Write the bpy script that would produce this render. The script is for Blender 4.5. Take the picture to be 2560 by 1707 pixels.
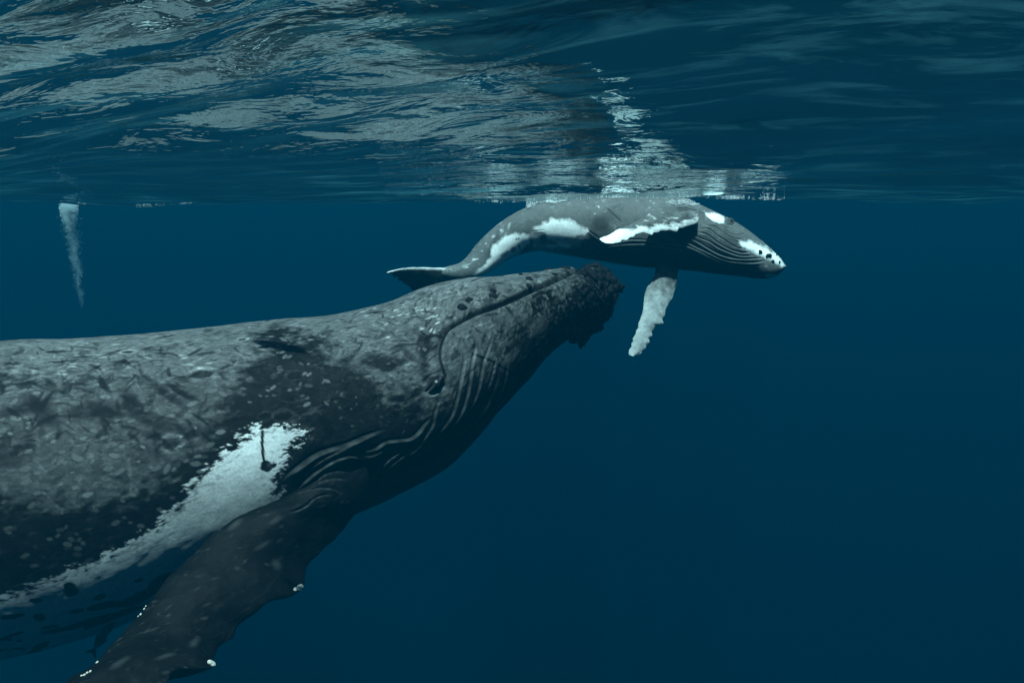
import bpy, math, random
import numpy as np
from mathutils import Vector

for o in list(bpy.data.objects):
    bpy.data.objects.remove(o, do_unlink=True)
C = bpy.context.scene.collection
SC = bpy.context.scene
rng = np.random.RandomState(7)
random.seed(7)

# ------------------------------------------------------------ camera
LENS = 28.0
F = 2560 * LENS / 36.0                 # focal length in photograph pixels
HORIZON = 545.0
PITCH = math.atan((853.5 - HORIZON) / F)
CAM = np.array([0.0, 0.0, -1.6])
cam_d = bpy.data.cameras.new('camera')
cam_d.lens = LENS; cam_d.sensor_width = 36.0; cam_d.clip_start = 0.05; cam_d.clip_end = 2000
cam = bpy.data.objects.new('camera', cam_d)
cam.location = CAM; cam.rotation_euler = (math.pi / 2 - PITCH, 0, 0)
C.objects.link(cam); SC.camera = cam

# ------------------------------------------------------------ sky, sun, exposure
SUN_EL, SUN_AZ = math.radians(63.5), math.radians(188)      # azimuth from +Y, clockwise
world = bpy.data.worlds.new('World'); SC.world = world; world.use_nodes = True
nt = world.node_tree; nt.nodes.clear()
sky = nt.nodes.new('ShaderNodeTexSky'); sky.sky_type = 'NISHITA'; sky.sun_disc = False
sky.sun_elevation = SUN_EL; sky.sun_rotation = SUN_AZ
bg = nt.nodes.new('ShaderNodeBackground'); bg.inputs[1].default_value = 0.08
out = nt.nodes.new('ShaderNodeOutputWorld')
nt.links.new(sky.outputs[0], bg.inputs[0]); nt.links.new(bg.outputs[0], out.inputs[0])
sun_d = bpy.data.lights.new('sun', 'SUN'); sun_d.energy = 5.0; sun_d.angle = math.radians(0.5)
sun_d.color = (1.0, 0.95, 0.88)
sun = bpy.data.objects.new('sun', sun_d); C.objects.link(sun)
to_sun = Vector((math.sin(SUN_AZ) * math.cos(SUN_EL), math.cos(SUN_AZ) * math.cos(SUN_EL), math.sin(SUN_EL)))
sun.rotation_euler = to_sun.to_track_quat('Z', 'Y').to_euler()
SC.view_settings.view_transform = 'Standard'; SC.view_settings.look = 'None'
SC.view_settings.gamma = 1; SC.view_settings.use_curve_mapping = False
SC.view_settings.exposure = 1.4
SC.cycles.use_denoising = True
SC.cycles.max_bounces = 6; SC.cycles.transparent_max_bounces = 12
SC.cycles.glossy_bounces = 3; SC.cycles.diffuse_bounces = 2
SC.cycles.sample_clamp_indirect = 4.0

# ------------------------------------------------------------ helpers
cp, sp = math.cos(PITCH), math.sin(PITCH)
RIGHT = np.array([1.0, 0, 0]); FWD = np.array([0, cp, -sp]); UP = np.array([0, sp, cp])

def P(px, py, d):
    """point of the place seen at a photograph pixel, d metres ahead of the camera"""
    px, py, d = np.broadcast_arrays(np.asarray(px, float), np.asarray(py, float), np.asarray(d, float))
    return CAM + (((px - 1280) / F * d)[..., None] * RIGHT + (-(py - 853.5) / F * d)[..., None] * UP + d[..., None] * FWD)

def proj(v):
    r = v - CAM
    d = r @ FWD
    return np.stack([1280 + F * (r @ RIGHT) / d, 853.5 - F * (r @ UP) / d], -1)

def pchip(x, y, xq):
    x = np.asarray(x, float); y = np.asarray(y, float)
    if y.ndim == 2:
        return np.stack([pchip(x, y[:, k], xq) for k in range(y.shape[1])], -1)
    h = np.diff(x); dl = np.diff(y) / h
    m = np.zeros_like(y); m[0] = dl[0]; m[-1] = dl[-1]
    for i in range(1, len(x) - 1):
        if dl[i - 1] * dl[i] > 0:
            w1, w2 = 2 * h[i] + h[i - 1], h[i] + 2 * h[i - 1]
            m[i] = (w1 + w2) / (w1 / dl[i - 1] + w2 / dl[i])
    i = np.clip(np.searchsorted(x, xq) - 1, 0, len(x) - 2)
    t = (xq - x[i]) / h[i]
    return ((1 + 2 * t) * (1 - t) ** 2 * y[i] + t * (1 - t) ** 2 * h[i] * m[i]
            + t * t * (3 - 2 * t) * y[i + 1] + t * t * (t - 1) * h[i] * m[i + 1])

def catmull(x, y, xq):
    x = np.asarray(x, float); y = np.asarray(y, float)
    if y.ndim == 2:
        return np.stack([catmull(x, y[:, k], xq) for k in range(y.shape[1])], -1)
    m = np.gradient(y, x)
    i = np.clip(np.searchsorted(x, xq) - 1, 0, len(x) - 2)
    h = (x[i + 1] - x[i]); t = (xq - x[i]) / h
    return ((1 + 2 * t) * (1 - t) ** 2 * y[i] + t * (1 - t) ** 2 * h * m[i]
            + t * t * (3 - 2 * t) * y[i + 1] + t * t * (t - 1) * h * m[i + 1])

LAT = np.random.RandomState(3).rand(48, 48, 48).astype(np.float32) * 2 - 1
def vnoise(p):
    i = np.floor(p).astype(int); f = p - i; f = f * f * (3 - 2 * f)
    i0 = i % 48; i1 = (i + 1) % 48
    x0, y0, z0 = i0[..., 0], i0[..., 1], i0[..., 2]; x1, y1, z1 = i1[..., 0], i1[..., 1], i1[..., 2]
    fx, fy, fz = f[..., 0], f[..., 1], f[..., 2]
    a = LAT[x0, y0, z0] * (1 - fx) + LAT[x1, y0, z0] * fx
    b = LAT[x0, y1, z0] * (1 - fx) + LAT[x1, y1, z0] * fx
    c = LAT[x0, y0, z1] * (1 - fx) + LAT[x1, y0, z1] * fx
    d = LAT[x0, y1, z1] * (1 - fx) + LAT[x1, y1, z1] * fx
    return (a * (1 - fy) + b * fy) * (1 - fz) + (c * (1 - fy) + d * fy) * fz

def fbm(p, octv=4, gain=0.5):
    s = 0; a = 1; n = 0
    for k in range(octv):
        s = s + a * vnoise(p * (2.03 ** k) + 11.3 * k); n += a; a *= gain
    return s / n * 1.6

def sstep(a, b, x):
    t = np.clip((x - a) / (b - a), 0, 1)
    return t * t * (3 - 2 * t)

def resample(line, n=40):
    line = np.asarray(line, float)
    s = np.r_[0, np.cumsum(np.linalg.norm(np.diff(line, axis=0), axis=1))]
    return catmull(s, line, np.linspace(0, s[-1], n))

def pdist(pts, line, reach=60):
    """distance, side and 0..1 position along a polyline for points near it; far points get a large distance"""
    n = len(pts); d = np.full(n, 1e6); side = np.zeros(n); t = np.zeros(n)
    lo, hi = line.min(0) - reach, line.max(0) + reach
    m = np.where((pts[:, 0] > lo[0]) & (pts[:, 0] < hi[0]) & (pts[:, 1] > lo[1]) & (pts[:, 1] < hi[1]))[0]
    if len(m) == 0: return d, side, t
    q = pts[m]; bd = np.full(len(m), 1e6); bs = np.zeros(len(m)); bt = np.zeros(len(m))
    ns = len(line) - 1
    for k in range(ns):
        a, b = line[k], line[k + 1]; ab = b - a; L2 = ab @ ab
        if L2 < 1e-9: continue
        u = np.clip(((q - a) @ ab) / L2, 0, 1)
        r = q - a - u[:, None] * ab
        dd = np.hypot(r[:, 0], r[:, 1])
        c = np.sign(ab[0] * r[:, 1] - ab[1] * r[:, 0])
        k2 = dd < bd
        bd[k2] = dd[k2]; bs[k2] = c[k2]; bt[k2] = (k + u[k2]) / ns
    d[m] = bd; side[m] = bs; t[m] = bt
    return d, side, t

def sdpoly(pts, poly, reach=140):
    """signed distance to a polygon, negative inside"""
    poly = np.asarray(poly, float)
    d, _, _ = pdist(pts, np.vstack([poly, poly[:1]]), reach)
    ins = np.zeros(len(pts), bool)
    j = len(poly) - 1
    for i in range(len(poly)):
        xi, yi = poly[i]; xj, yj = poly[j]
        c = ((yi > pts[:, 1]) != (yj > pts[:, 1]))
        with np.errstate(divide='ignore', invalid='ignore'):
            c &= pts[:, 0] < (xj - xi) * (pts[:, 1] - yi) / ((yj - yi) if yj != yi else 1e-9) + xi
        ins ^= c; j = i
    return np.where(ins, -d, d)

def tag(o, label=None, cat=None, group=None, kind=None):
    for k, v in (('label', label), ('category', cat), ('group', group), ('kind', kind)):
        if v: o[k] = v
    return o

def empty(name, loc):
    o = bpy.data.objects.new(name, None); o.location = loc; o.empty_display_size = .2
    C.objects.link(o); return o

def mesh_obj(name, verts, quads=None, tris=None, mat=None, parent=None, col=None, smooth=True):
    verts = np.asarray(verts, np.float32).reshape(-1, 3)
    me = bpy.data.meshes.new(name)
    quads = np.zeros((0, 4), np.int32) if quads is None else np.asarray(quads, np.int32)
    tris = np.zeros((0, 3), np.int32) if tris is None else np.asarray(tris, np.int32)
    me.vertices.add(len(verts)); me.vertices.foreach_set('co', verts.ravel())
    nl = quads.size + tris.size
    me.loops.add(nl); me.loops.foreach_set('vertex_index', np.r_[quads.ravel(), tris.ravel()].astype(np.int32))
    npoly = len(quads) + len(tris)
    me.polygons.add(npoly)
    st = np.r_[np.arange(len(quads)) * 4, quads.size + np.arange(len(tris)) * 3].astype(np.int32)
    me.polygons.foreach_set('loop_start', st)
    if smooth: me.polygons.foreach_set('use_smooth', np.ones(npoly, bool))
    if col is not None:
        a = me.color_attributes.new('Col', 'FLOAT_COLOR', 'POINT')
        c4 = np.ones((len(verts), 4), np.float32); c4[:, :3] = col
        a.data.foreach_set('color', c4.ravel())
    me.update(calc_edges=True)
    if mat: me.materials.append(mat)
    o = bpy.data.objects.new(name, me); C.objects.link(o)
    if parent is not None:
        o.parent = parent
        o.matrix_parent_inverse = __import__('mathutils').Matrix.Translation(-Vector(parent.location))
    return o

def grid_quads(nr, nc, wrap=True, off=0, flip=False):
    i = np.arange(nr - 1)[:, None]; j = np.arange(nc if wrap else nc - 1)[None, :]
    j2 = (j + 1) % nc
    q = np.stack([i * nc + j, i * nc + j2, (i + 1) * nc + j2, (i + 1) * nc + j], -1).reshape(-1, 4) + off
    return q[:, ::-1] if flip else q

def grid_normals(p, wrap=True):
    du = np.gradient(p, axis=0)
    if wrap:
        dv = np.roll(p, -1, 1) - np.roll(p, 1, 1)
    else:
        dv = np.gradient(p, axis=1)
    n = np.cross(dv, du)
    return n / np.maximum(np.linalg.norm(n, axis=-1, keepdims=True), 1e-9)

def node_mat(name):
    m = bpy.data.materials.new(name); m.use_nodes = True
    m.node_tree.nodes.clear()
    return m, m.node_tree.nodes, m.node_tree.links

# ------------------------------------------------------------ materials
def skin_material(name, rough=0.5, spec=0.3, nscale=26, bump=0.5, tint=1.0):
    m, N, L = node_mat(name)
    o = N.new('ShaderNodeOutputMaterial'); b = N.new('ShaderNodeBsdfPrincipled')
    L.new(b.outputs[0], o.inputs[0])
    at = N.new('ShaderNodeVertexColor'); at.layer_name = 'Col'
    tc = N.new('ShaderNodeTexCoord')
    n1 = N.new('ShaderNodeTexNoise'); n1.inputs['Scale'].default_value = nscale; n1.inputs['Detail'].default_value = 5; n1.inputs['Roughness'].default_value = .65
    n2 = N.new('ShaderNodeTexNoise'); n2.inputs['Scale'].default_value = nscale * 4; n2.inputs['Detail'].default_value = 3
    L.new(tc.outputs['Object'], n1.inputs['Vector']); L.new(tc.outputs['Object'], n2.inputs['Vector'])
    r = N.new('ShaderNodeMapRange'); r.inputs['From Min'].default_value = .3; r.inputs['From Max'].default_value = .7
    r.inputs['To Min'].default_value = 1 - .3 * tint; r.inputs['To Max'].default_value = 1 + .3 * tint
    L.new(n1.outputs['Fac'], r.inputs['Value'])
    mx = N.new('ShaderNodeVectorMath'); mx.operation = 'SCALE'
    L.new(at.outputs['Color'], mx.inputs[0]); L.new(r.outputs['Result'], mx.inputs['Scale'])
    L.new(mx.outputs[0], b.inputs['Base Color'])
    b.inputs['Roughness'].default_value = rough; b.inputs['Specular IOR Level'].default_value = spec
    ad = N.new('ShaderNodeMath'); ad.operation = 'ADD'
    L.new(n1.outputs['Fac'], ad.inputs[0]); L.new(n2.outputs['Fac'], ad.inputs[1])
    bp = N.new('ShaderNodeBump'); bp.inputs['Strength'].default_value = bump; bp.inputs['Distance'].default_value = .007
    L.new(ad.outputs[0], bp.inputs['Height']); L.new(bp.outputs[0], b.inputs['Normal'])
    return m

def simple_material(name, col, rough=0.6, nscale=30, var=.3, bump=.3, spec=.3, dist=.01):
    m, N, L = node_mat(name)
    o = N.new('ShaderNodeOutputMaterial'); b = N.new('ShaderNodeBsdfPrincipled'); L.new(b.outputs[0], o.inputs[0])
    tc = N.new('ShaderNodeTexCoord'); n1 = N.new('ShaderNodeTexNoise'); n1.inputs['Scale'].default_value = nscale
    n1.inputs['Detail'].default_value = 4
    L.new(tc.outputs['Object'], n1.inputs['Vector'])
    r = N.new('ShaderNodeValToRGB')
    r.color_ramp.elements[0].position = .3; r.color_ramp.elements[1].position = .7
    r.color_ramp.elements[0].color = (*[c * (1 - var) for c in col], 1)
    r.color_ramp.elements[1].color = (*[min(1, c * (1 + var)) for c in col], 1)
    L.new(n1.outputs['Fac'], r.inputs[0]); L.new(r.outputs[0], b.inputs['Base Color'])
    b.inputs['Roughness'].default_value = rough; b.inputs['Specular IOR Level'].default_value = spec
    bp = N.new('ShaderNodeBump'); bp.inputs['Strength'].default_value = bump; bp.inputs['Distance'].default_value = dist
    L.new(n1.outputs['Fac'], bp.inputs['Height']); L.new(bp.outputs[0], b.inputs['Normal'])
    return m

M_MOTHER = skin_material('mother_skin', .55, .06, 55, .35, .7)
M_CALF = skin_material('calf_skin', .5, .08, 30, .25, .45)
M_KNOB = simple_material('dark_knobs', (.008, .010, .012), .7, 8, .6, .6, .04)
M_BARN = simple_material('pale_barnacle', (.62, .6, .54), .7, 60, .25, .6)
M_EYE = simple_material('eye_black', (.012, .014, .016), .38, 40, .3, .1, .6)
M_REMORA = simple_material('remora_skin', (.03, .04, .05), .5, 40, .3, .3)
def foam_material():
    m, N, L = node_mat('foam_white'); o = N.new('ShaderNodeOutputMaterial')
    d = N.new('ShaderNodeBsdfDiffuse'); t = N.new('ShaderNodeBsdfTranslucent'); x = N.new('ShaderNodeMixShader')
    n = N.new('ShaderNodeTexNoise'); n.inputs['Scale'].default_value = 9; r = N.new('ShaderNodeValToRGB')
    r.color_ramp.elements[0].color = (.82, .86, .87, 1); r.color_ramp.elements[1].color = (.97, .98, .98, 1)
    L.new(n.outputs['Fac'], r.inputs[0]); L.new(r.outputs[0], d.inputs[0]); L.new(r.outputs[0], t.inputs[0])
    x.inputs[0].default_value = .45; L.new(d.outputs[0], x.inputs[1]); L.new(t.outputs[0], x.inputs[2]); L.new(x.outputs[0], o.inputs[0])
    return m
M_FOAM = foam_material()
M_SAND = simple_material('deep_sand', (.12, .12, .10), .9, .2, .4, .5)

def water_surface_material():
    m, N, L = node_mat('sea_surface')
    o = N.new('ShaderNodeOutputMaterial')
    g = N.new('ShaderNodeBsdfGlossy'); g.inputs['Roughness'].default_value = .015
    g.inputs['Color'].default_value = (.74, .84, .86, 1)
    t = N.new('ShaderNodeBsdfTransparent')
    fr = N.new('ShaderNodeFresnel'); fr.inputs['IOR'].default_value = 1.333
    mx = N.new('ShaderNodeMixShader')
    L.new(fr.outputs[0], mx.inputs[0]); L.new(t.outputs[0], mx.inputs[1]); L.new(g.outputs[0], mx.inputs[2])
    tl = N.new('ShaderNodeBsdfTranslucent'); tl.inputs['Color'].default_value = (.22, .78, .88, 1)     # teal highlight streaks painted on the surface through a noise mask
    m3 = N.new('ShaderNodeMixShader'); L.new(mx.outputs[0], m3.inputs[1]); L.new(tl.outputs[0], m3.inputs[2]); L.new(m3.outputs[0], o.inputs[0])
    tc = N.new('ShaderNodeTexCoord')
    def noise(sc, scale, det, rough=.5, dist=0):
        mp = N.new('ShaderNodeMapping'); mp.inputs['Scale'].default_value = sc
        n = N.new('ShaderNodeTexNoise'); n.inputs['Scale'].default_value = scale; n.inputs['Detail'].default_value = det
        n.inputs['Roughness'].default_value = rough; n.inputs['Distortion'].default_value = dist
        L.new(tc.outputs['Object'], mp.inputs[0]); L.new(mp.outputs[0], n.inputs['Vector']); return n
    a = noise((1, 1.9, 1), 1.7, 4, .46, .5); c = noise((1, 1.9, 1), 13, 2, .5, .2); k = noise((1, 1.5, 1), .55, 2)
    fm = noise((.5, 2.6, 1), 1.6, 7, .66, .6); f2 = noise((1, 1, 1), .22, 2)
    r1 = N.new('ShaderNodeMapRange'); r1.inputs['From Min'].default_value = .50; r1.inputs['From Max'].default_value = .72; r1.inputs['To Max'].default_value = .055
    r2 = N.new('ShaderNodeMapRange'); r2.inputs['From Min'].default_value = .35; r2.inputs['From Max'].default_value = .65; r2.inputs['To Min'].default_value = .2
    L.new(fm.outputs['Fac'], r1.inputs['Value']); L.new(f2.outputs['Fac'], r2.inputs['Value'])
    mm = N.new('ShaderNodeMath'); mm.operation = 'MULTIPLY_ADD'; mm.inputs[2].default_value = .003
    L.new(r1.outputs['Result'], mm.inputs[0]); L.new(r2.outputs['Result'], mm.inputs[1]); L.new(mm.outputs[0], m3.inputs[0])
    mr = N.new('ShaderNodeMapRange'); mr.inputs['From Min'].default_value = .50; mr.inputs['From Max'].default_value = .68
    mr.inputs['To Min'].default_value = .02; mr.inputs['To Max'].default_value = .12
    L.new(k.outputs['Fac'], mr.inputs['Value'])
    ml = N.new('ShaderNodeMath'); ml.operation = 'MULTIPLY_ADD'
    L.new(c.outputs['Fac'], ml.inputs[0]); L.new(mr.outputs['Result'], ml.inputs[1]); L.new(a.outputs['Fac'], ml.inputs[2])
    bp = N.new('ShaderNodeBump'); bp.inputs['Strength'].default_value = 1.0; bp.inputs['Distance'].default_value = .062
    sx = N.new('ShaderNodeSeparateXYZ'); L.new(tc.outputs['Object'], sx.inputs[0])          # calmer patch to the right
    cm = N.new('ShaderNodeMapRange'); cm.inputs['From Min'].default_value = -.8; cm.inputs['From Max'].default_value = .9
    cm.inputs['To Min'].default_value = 1.0; cm.inputs['To Max'].default_value = .34; L.new(sx.outputs['X'], cm.inputs['Value'])
    cy = N.new('ShaderNodeMapRange'); cy.inputs['From Min'].default_value = 6.0; cy.inputs['From Max'].default_value = 8.5
    cy.inputs['To Min'].default_value = .3; cy.inputs['To Max'].default_value = 1.15; L.new(sx.outputs['Y'], cy.inputs['Value'])
    mxx = N.new('ShaderNodeMath'); mxx.operation = 'MAXIMUM'; L.new(cm.outputs['Result'], mxx.inputs[0]); L.new(cy.outputs['Result'], mxx.inputs[1])
    m2 = N.new('ShaderNodeMath'); m2.operation = 'MULTIPLY'; L.new(ml.outputs[0], m2.inputs[0]); L.new(mxx.outputs[0], m2.inputs[1])
    L.new(m2.outputs[0], bp.inputs['Height'])
    L.new(bp.outputs[0], g.inputs['Normal']); L.new(bp.outputs[0], tl.inputs['Normal']); pass
    return m

# ------------------------------------------------------------ the water: surface sheet, sea bed, body of water
wr = np.random.RandomState(21)
WAVES = []
for k in range(70):
    lam = 0.42 * (4.6 / 0.42) ** wr.rand()
    th = wr.normal(math.pi / 2, .55)
    slope = 0.040 * wr.uniform(.5, 1.3) * (lam / .7) ** (.5 if lam < .7 else -.1)
    WAVES.append((2 * math.pi / lam * math.cos(th), 2 * math.pi / lam * math.sin(th), wr.rand() * 6.28, slope * lam / (2 * math.pi)))
def swell(x, y):
    z = pchip([-300, -20, 0, 2.5, 5, 8, 10.2, 14, 20, 40, 300],
              [0, 0, -.86, -.99, -1.14, -1.285, -1.36, -1.25, -.75, 0, 0], np.asarray(y, float))
    z = z + 2.1 * sstep(-4.4, 2.2, x) * (np.clip(9.5 - y, 0, 8.6) / 8) ** 2.0 * sstep(-8, 0, y)
    z = z + .03 * np.sin(x * .5 + .4) * np.exp(-((y - 6) / 12) ** 2) + .05 * np.clip((x - 3) / 6, 0, 1) * np.exp(-((y - 10) / 5) ** 2)
    return z
def sea_height(x, y):
    x = np.asarray(x, float); y = np.asarray(y, float)
    q = np.stack([x * .5, y * .8, np.zeros_like(x)], -1)
    wx = x + .25 * vnoise(q); wy = y + .18 * vnoise(q + 7.7)
    amp = .65 + .55 * vnoise(np.stack([x * .3, y * .55, np.zeros_like(x) + 3.3], -1))
    amp = amp * (1 - .45 * sstep(-1, 2.5, x))
    near = np.clip(1.25 - np.abs(y - 5) / 60, .15, 1)
    z = np.zeros_like(x)
    for kx, ky, ph, a in WAVES:
        z += a * np.sin(kx * wx + ky * wy + ph)
    return swell(x, y) + z * amp * near

def sheet_axis(n, lo, hi, fine0, fine1, nf):
    a = np.linspace(fine0, fine1, nf)
    k = (n - nf) // 2
    h = (fine1 - fine0) / nf
    def geo(L):
        r = 1.0
        s = lambda r: h * r * (r ** k - 1) / (r - 1)
        lo_, hi_ = 1.00001, 1.8
        for _ in range(60):
            mid = (lo_ + hi_) / 2
            if s(mid) < L: lo_ = mid
            else: hi_ = mid
        return np.cumsum(h * lo_ ** np.arange(1, k + 1))
    return np.r_[fine0 - geo(fine0 - lo)[::-1], a, fine1 + geo(hi - fine1)]
ax = sheet_axis(900, -140, 140, -6, 7, 620)
ay = sheet_axis(760, -140, 140, .6, 12.5, 560)
gx, gy = np.meshgrid(ax, ay)
gz = sea_height(gx, gy)
sv = np.stack([gx, gy, gz], -1)
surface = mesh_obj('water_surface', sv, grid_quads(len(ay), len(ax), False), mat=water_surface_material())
tag(surface, kind='structure')

sb = np.linspace(-148, 148, 90); bx_, by_ = np.meshgrid(sb, sb)
bz_ = -46 + 1.5 * fbm(np.stack([bx_ * .05, by_ * .05, bx_ * 0], -1), 3)
tag(mesh_obj('seabed', np.stack([bx_, by_, bz_], -1), grid_quads(90, 90, False), mat=M_SAND), kind='structure')

SIG_S = np.array([0.00001, 0.00275, 0.0051])
SIG_T = np.array([0.098, 0.056, 0.050])
def haze_box():  # the body of sea water itself, one closed box of tinted volume
    X = 150; z0, z1 = -50, .5
    v = [(-X, -X, z0), (X, -X, z0), (X, X, z0), (-X, X, z0), (-X, -X, z1), (X, -X, z1), (X, X, z1), (-X, X, z1)]
    q = [(0, 3, 2, 1), (4, 5, 6, 7), (0, 1, 5, 4), (1, 2, 6, 5), (2, 3, 7, 6), (3, 0, 4, 7)]
    m, N, L = node_mat('sea_water')
    o = N.new('ShaderNodeOutputMaterial'); pv = N.new('ShaderNodeVolumePrincipled')
    D = .1
    c = SIG_S / D; sa = (SIG_T - SIG_S) / D
    a = (1 - sa / (1 - c)) ** 2
    pv.inputs['Color'].default_value = (*c, 1); pv.inputs['Absorption Color'].default_value = (*a, 1)
    pv.inputs['Density'].default_value = D; pv.inputs['Anisotropy'].default_value = -.05
    L.new(pv.outputs[0], o.inputs['Volume'])
    h = mesh_obj('haze', v, q, mat=m, smooth=False); tag(h, kind='stuff')
haze_box()

# ------------------------------------------------------------ lofted animals
def loft(stn, spacing, ncol_near, ncol_far, vis=None, power=1.0, shape=None):
    """stn rows: Tx,Ty,Bx,By,depth,half_width. Returns grid positions (rows x cols), theta, u"""
    stn = np.asarray(stn, float)
    T = P(stn[:, 0], stn[:, 1], stn[:, 4]); B = P(stn[:, 2], stn[:, 3], stn[:, 4])
    Cn = (T + B) / 2; A = (T - B) / 2
    s = np.r_[0, np.cumsum(np.linalg.norm(np.diff(Cn, axis=0), axis=1))]
    # rows
    sd = np.linspace(0, s[-1], 4000)
    dens = 1.0 / np.interp(sd, s, spacing)
    cum = np.r_[0, np.cumsum((dens[1:] + dens[:-1]) / 2 * np.diff(sd))]
    nrow = int(cum[-1]) + 2
    sq = np.interp(np.linspace(0, cum[-1], nrow), cum, sd)
    c = catmull(s, Cn, sq); a = catmull(s, A, sq); w = pchip(s, stn[:, 5], sq)
    tg = np.gradient(c, sq, axis=0); tg /= np.linalg.norm(tg, axis=1, keepdims=True)
    b = np.cross(a, tg); b /= np.linalg.norm(b, axis=1, keepdims=True)
    b *= np.sign((b @ -FWD))[:, None]                       # towards the camera
    b *= w[:, None]
    th = np.r_[np.linspace(0, math.pi, ncol_near, endpoint=False), np.linspace(math.pi, 2 * math.pi, ncol_far, endpoint=False)]
    fa, fb = np.cos(th)[None, :].repeat(nrow, 0), np.sin(th)[None, :].repeat(nrow, 0)
    if shape: fa, fb = shape(sq / s[-1], th, fa, fb)
    pos = c[:, None, :] + a[:, None, :] * fa[..., None] + b[:, None, :] * fb[..., None]
    return pos, th, sq, c, s

def outward(pos, c):
    n = grid_normals(pos)
    sg = np.sign(((pos - c[:, None, :]) * n).sum(-1).mean())
    return n * sg, sg

def mirror_cols(arr, th, ncn):
    """copy near-side values (rows x ncn) on to all columns, mirrored for the far side"""
    out = np.zeros((arr.shape[0], len(th)) + arr.shape[2:], arr.dtype)
    out[:, :ncn] = arr
    tn = th[:ncn]
    idx = np.clip(np.searchsorted(tn, 2 * math.pi - th[ncn:]), 0, ncn - 1)
    out[:, ncn:] = arr[:, idx]
    return out

class Paint:
    """relief and skin colour collected on one grid of skin (near side)"""
    def __init__(s, pos, nor, base):
        s.shape = pos.shape[:2]; s.pos = pos.reshape(-1, 3); s.nor = nor
        s.px = proj(s.pos); s.h = np.zeros(len(s.pos)); s.alb = np.full(len(s.pos), base); s.dark = np.zeros(len(s.pos))
        g = pos
        s.dr = np.linalg.norm(np.gradient(g, axis=0), axis=-1); s.dc = np.linalg.norm(np.gradient(g, axis=1), axis=-1)
        s.mask = np.ones(len(s.pos)); s.relief = 1.0
    def fold(s, line, wid, amp, groove=0.0, side=1, tail=2.6, ends=.12, n=40, shade=0.0, rub=0.0, ends2=None, line_tone=0.0):
        ln = resample(line, n)
        d, sg, t = pdist(s.px, ln, wid * tail * 2.5)
        m = d < 1e5
        e = sstep(0, ends, t) * sstep(0, ends2 or ends, 1 - t)
        sd = d * sg * side
        k = np.where(sd > 0, np.exp(-sd / (wid * tail)), 0.0)
        soft = sstep(-wid * .35, wid * .35, sd)
        s.h[m] += (e * soft * amp * np.exp(-np.maximum(sd, 0) / (wid * tail)))[m]
        s.h[m] -= (e * groove * np.exp(-((sd + wid * .3) / (wid * .6)) ** 2))[m]
        if rub: s.alb[m] *= (1 + rub * e * np.exp(-((sd - wid * .15) / (wid * .3)) ** 2))[m]  # highlight along the fold crest, painted into the skin colour
        if line_tone: s.alb[m] += (line_tone * e * (.65 + .35 * np.sin(t * 37 + line[0][0])) * np.exp(-((sd - 1.5) / max(wid * .3, 2.4)) ** 2))[m]  # pale highlight line painted on dark folds
        if shade: s.alb[m] *= (1 - shade * e * np.exp(-((sd + wid * .4) / (wid * .6)) ** 2))[m]  # groove shade painted into the skin colour
    def stamp(s, r, c, lr, lc, ang, hgt=0, mul=None, target=None, soft=.25, strength=1.0, bend=0.0):
        """oval mark centred on grid cell; lr, lc half lengths in metres"""
        R = max(lr, lc)
        nr = int(R / s.dr[r, c]) + 2; nc = int(R / max(s.dc[r, c], 1e-4)) + 2
        r0, r1 = max(0, r - nr), min(s.shape[0], r + nr + 1); c0, c1 = max(0, c - nc), min(s.shape[1], c + nc + 1)
        rr, cc = np.mgrid[r0:r1, c0:c1]
        X = (rr - r) * s.dr[r, c]; Y = (cc - c) * s.dc[r, c]
        ca, sa = math.cos(ang), math.sin(ang)
        U = X * ca + Y * sa; V = -X * sa + Y * ca + bend * (X * ca + Y * sa) ** 2
        q = np.sqrt((U / lr) ** 2 + (V / lc) ** 2)
        w = (1 - sstep(1 - soft, 1 + soft, q)) * strength
        idx = (rr * s.shape[1] + cc).ravel(); w = w.ravel() * s.mask[idx]
        s.h[idx] += hgt * w * s.relief
        if mul is not None: s.alb[idx] *= 1 + (mul - 1) * w
        if target is not None: s.alb[idx] += (target - s.alb[idx]) * w
# ------------------------------------------------------------ the adult humpback
MS = [(-2650, 1330, -2650, 1440, 5.0, .14), (-2000, 1150, -2000, 1470, 5.2, .4), (-1400, 1000, -1400, 1570, 5.5, .8), (-800, 905, -800, 1650, 5.8, 1.08),
      (-350, 868, -330, 1675, 6.05, 1.22), (0, 850, 40, 1645, 6.3, 1.28), (218, 841, 320, 1560, 6.55, 1.28), (435, 827, 555, 1455, 6.8, 1.24),
      (653, 805, 765, 1355, 7.1, 1.16), (871, 779, 965, 1262, 7.4, 1.05), (980, 750, 1088, 1188, 7.6, .98), (1060, 718, 1190, 1098, 7.8, .90),
      (1130, 702, 1275, 1008, 8.0, .82), (1200, 699, 1345, 932, 8.2, .73), (1285, 692, 1410, 868, 8.45, .60), (1355, 680, 1462, 832, 8.65, .5),
      (1425, 672, 1502, 800, 8.85, .38), (1490, 678, 1527, 768, 9.0, .24), (1522, 694, 1534, 736, 9.08, .11), (1531, 708, 1534, 718, 9.1, .02)]
ms = np.array(MS, float)
eT = [(653, -3), (762, 6), (925, 0), (1034, -7), (1143, -9), (1175, -15), (1306, -16), (1360, -10), (1415, -8), (1500, -4)]
eB = [(-400, 28), (0, 27), (218, 23), (392, 12), (560, 17), (925, 26), (1034, 19), (1143, 17), (1197, 27), (1306, 25), (1350, 23), (1393, 14), (1437, 11), (1500, 0)]
ms[:, 1] -= np.interp(ms[:, 0], *np.array(eT, float).T); ms[:, 3] -= np.interp(ms[:, 2], *np.array(eB, float).T)
MS = ms
spacing = np.where(ms[:, 0] < -700, .06, np.where(ms[:, 0] < -300, .03, .0095))
NCN, NCF = 430, 90
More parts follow.
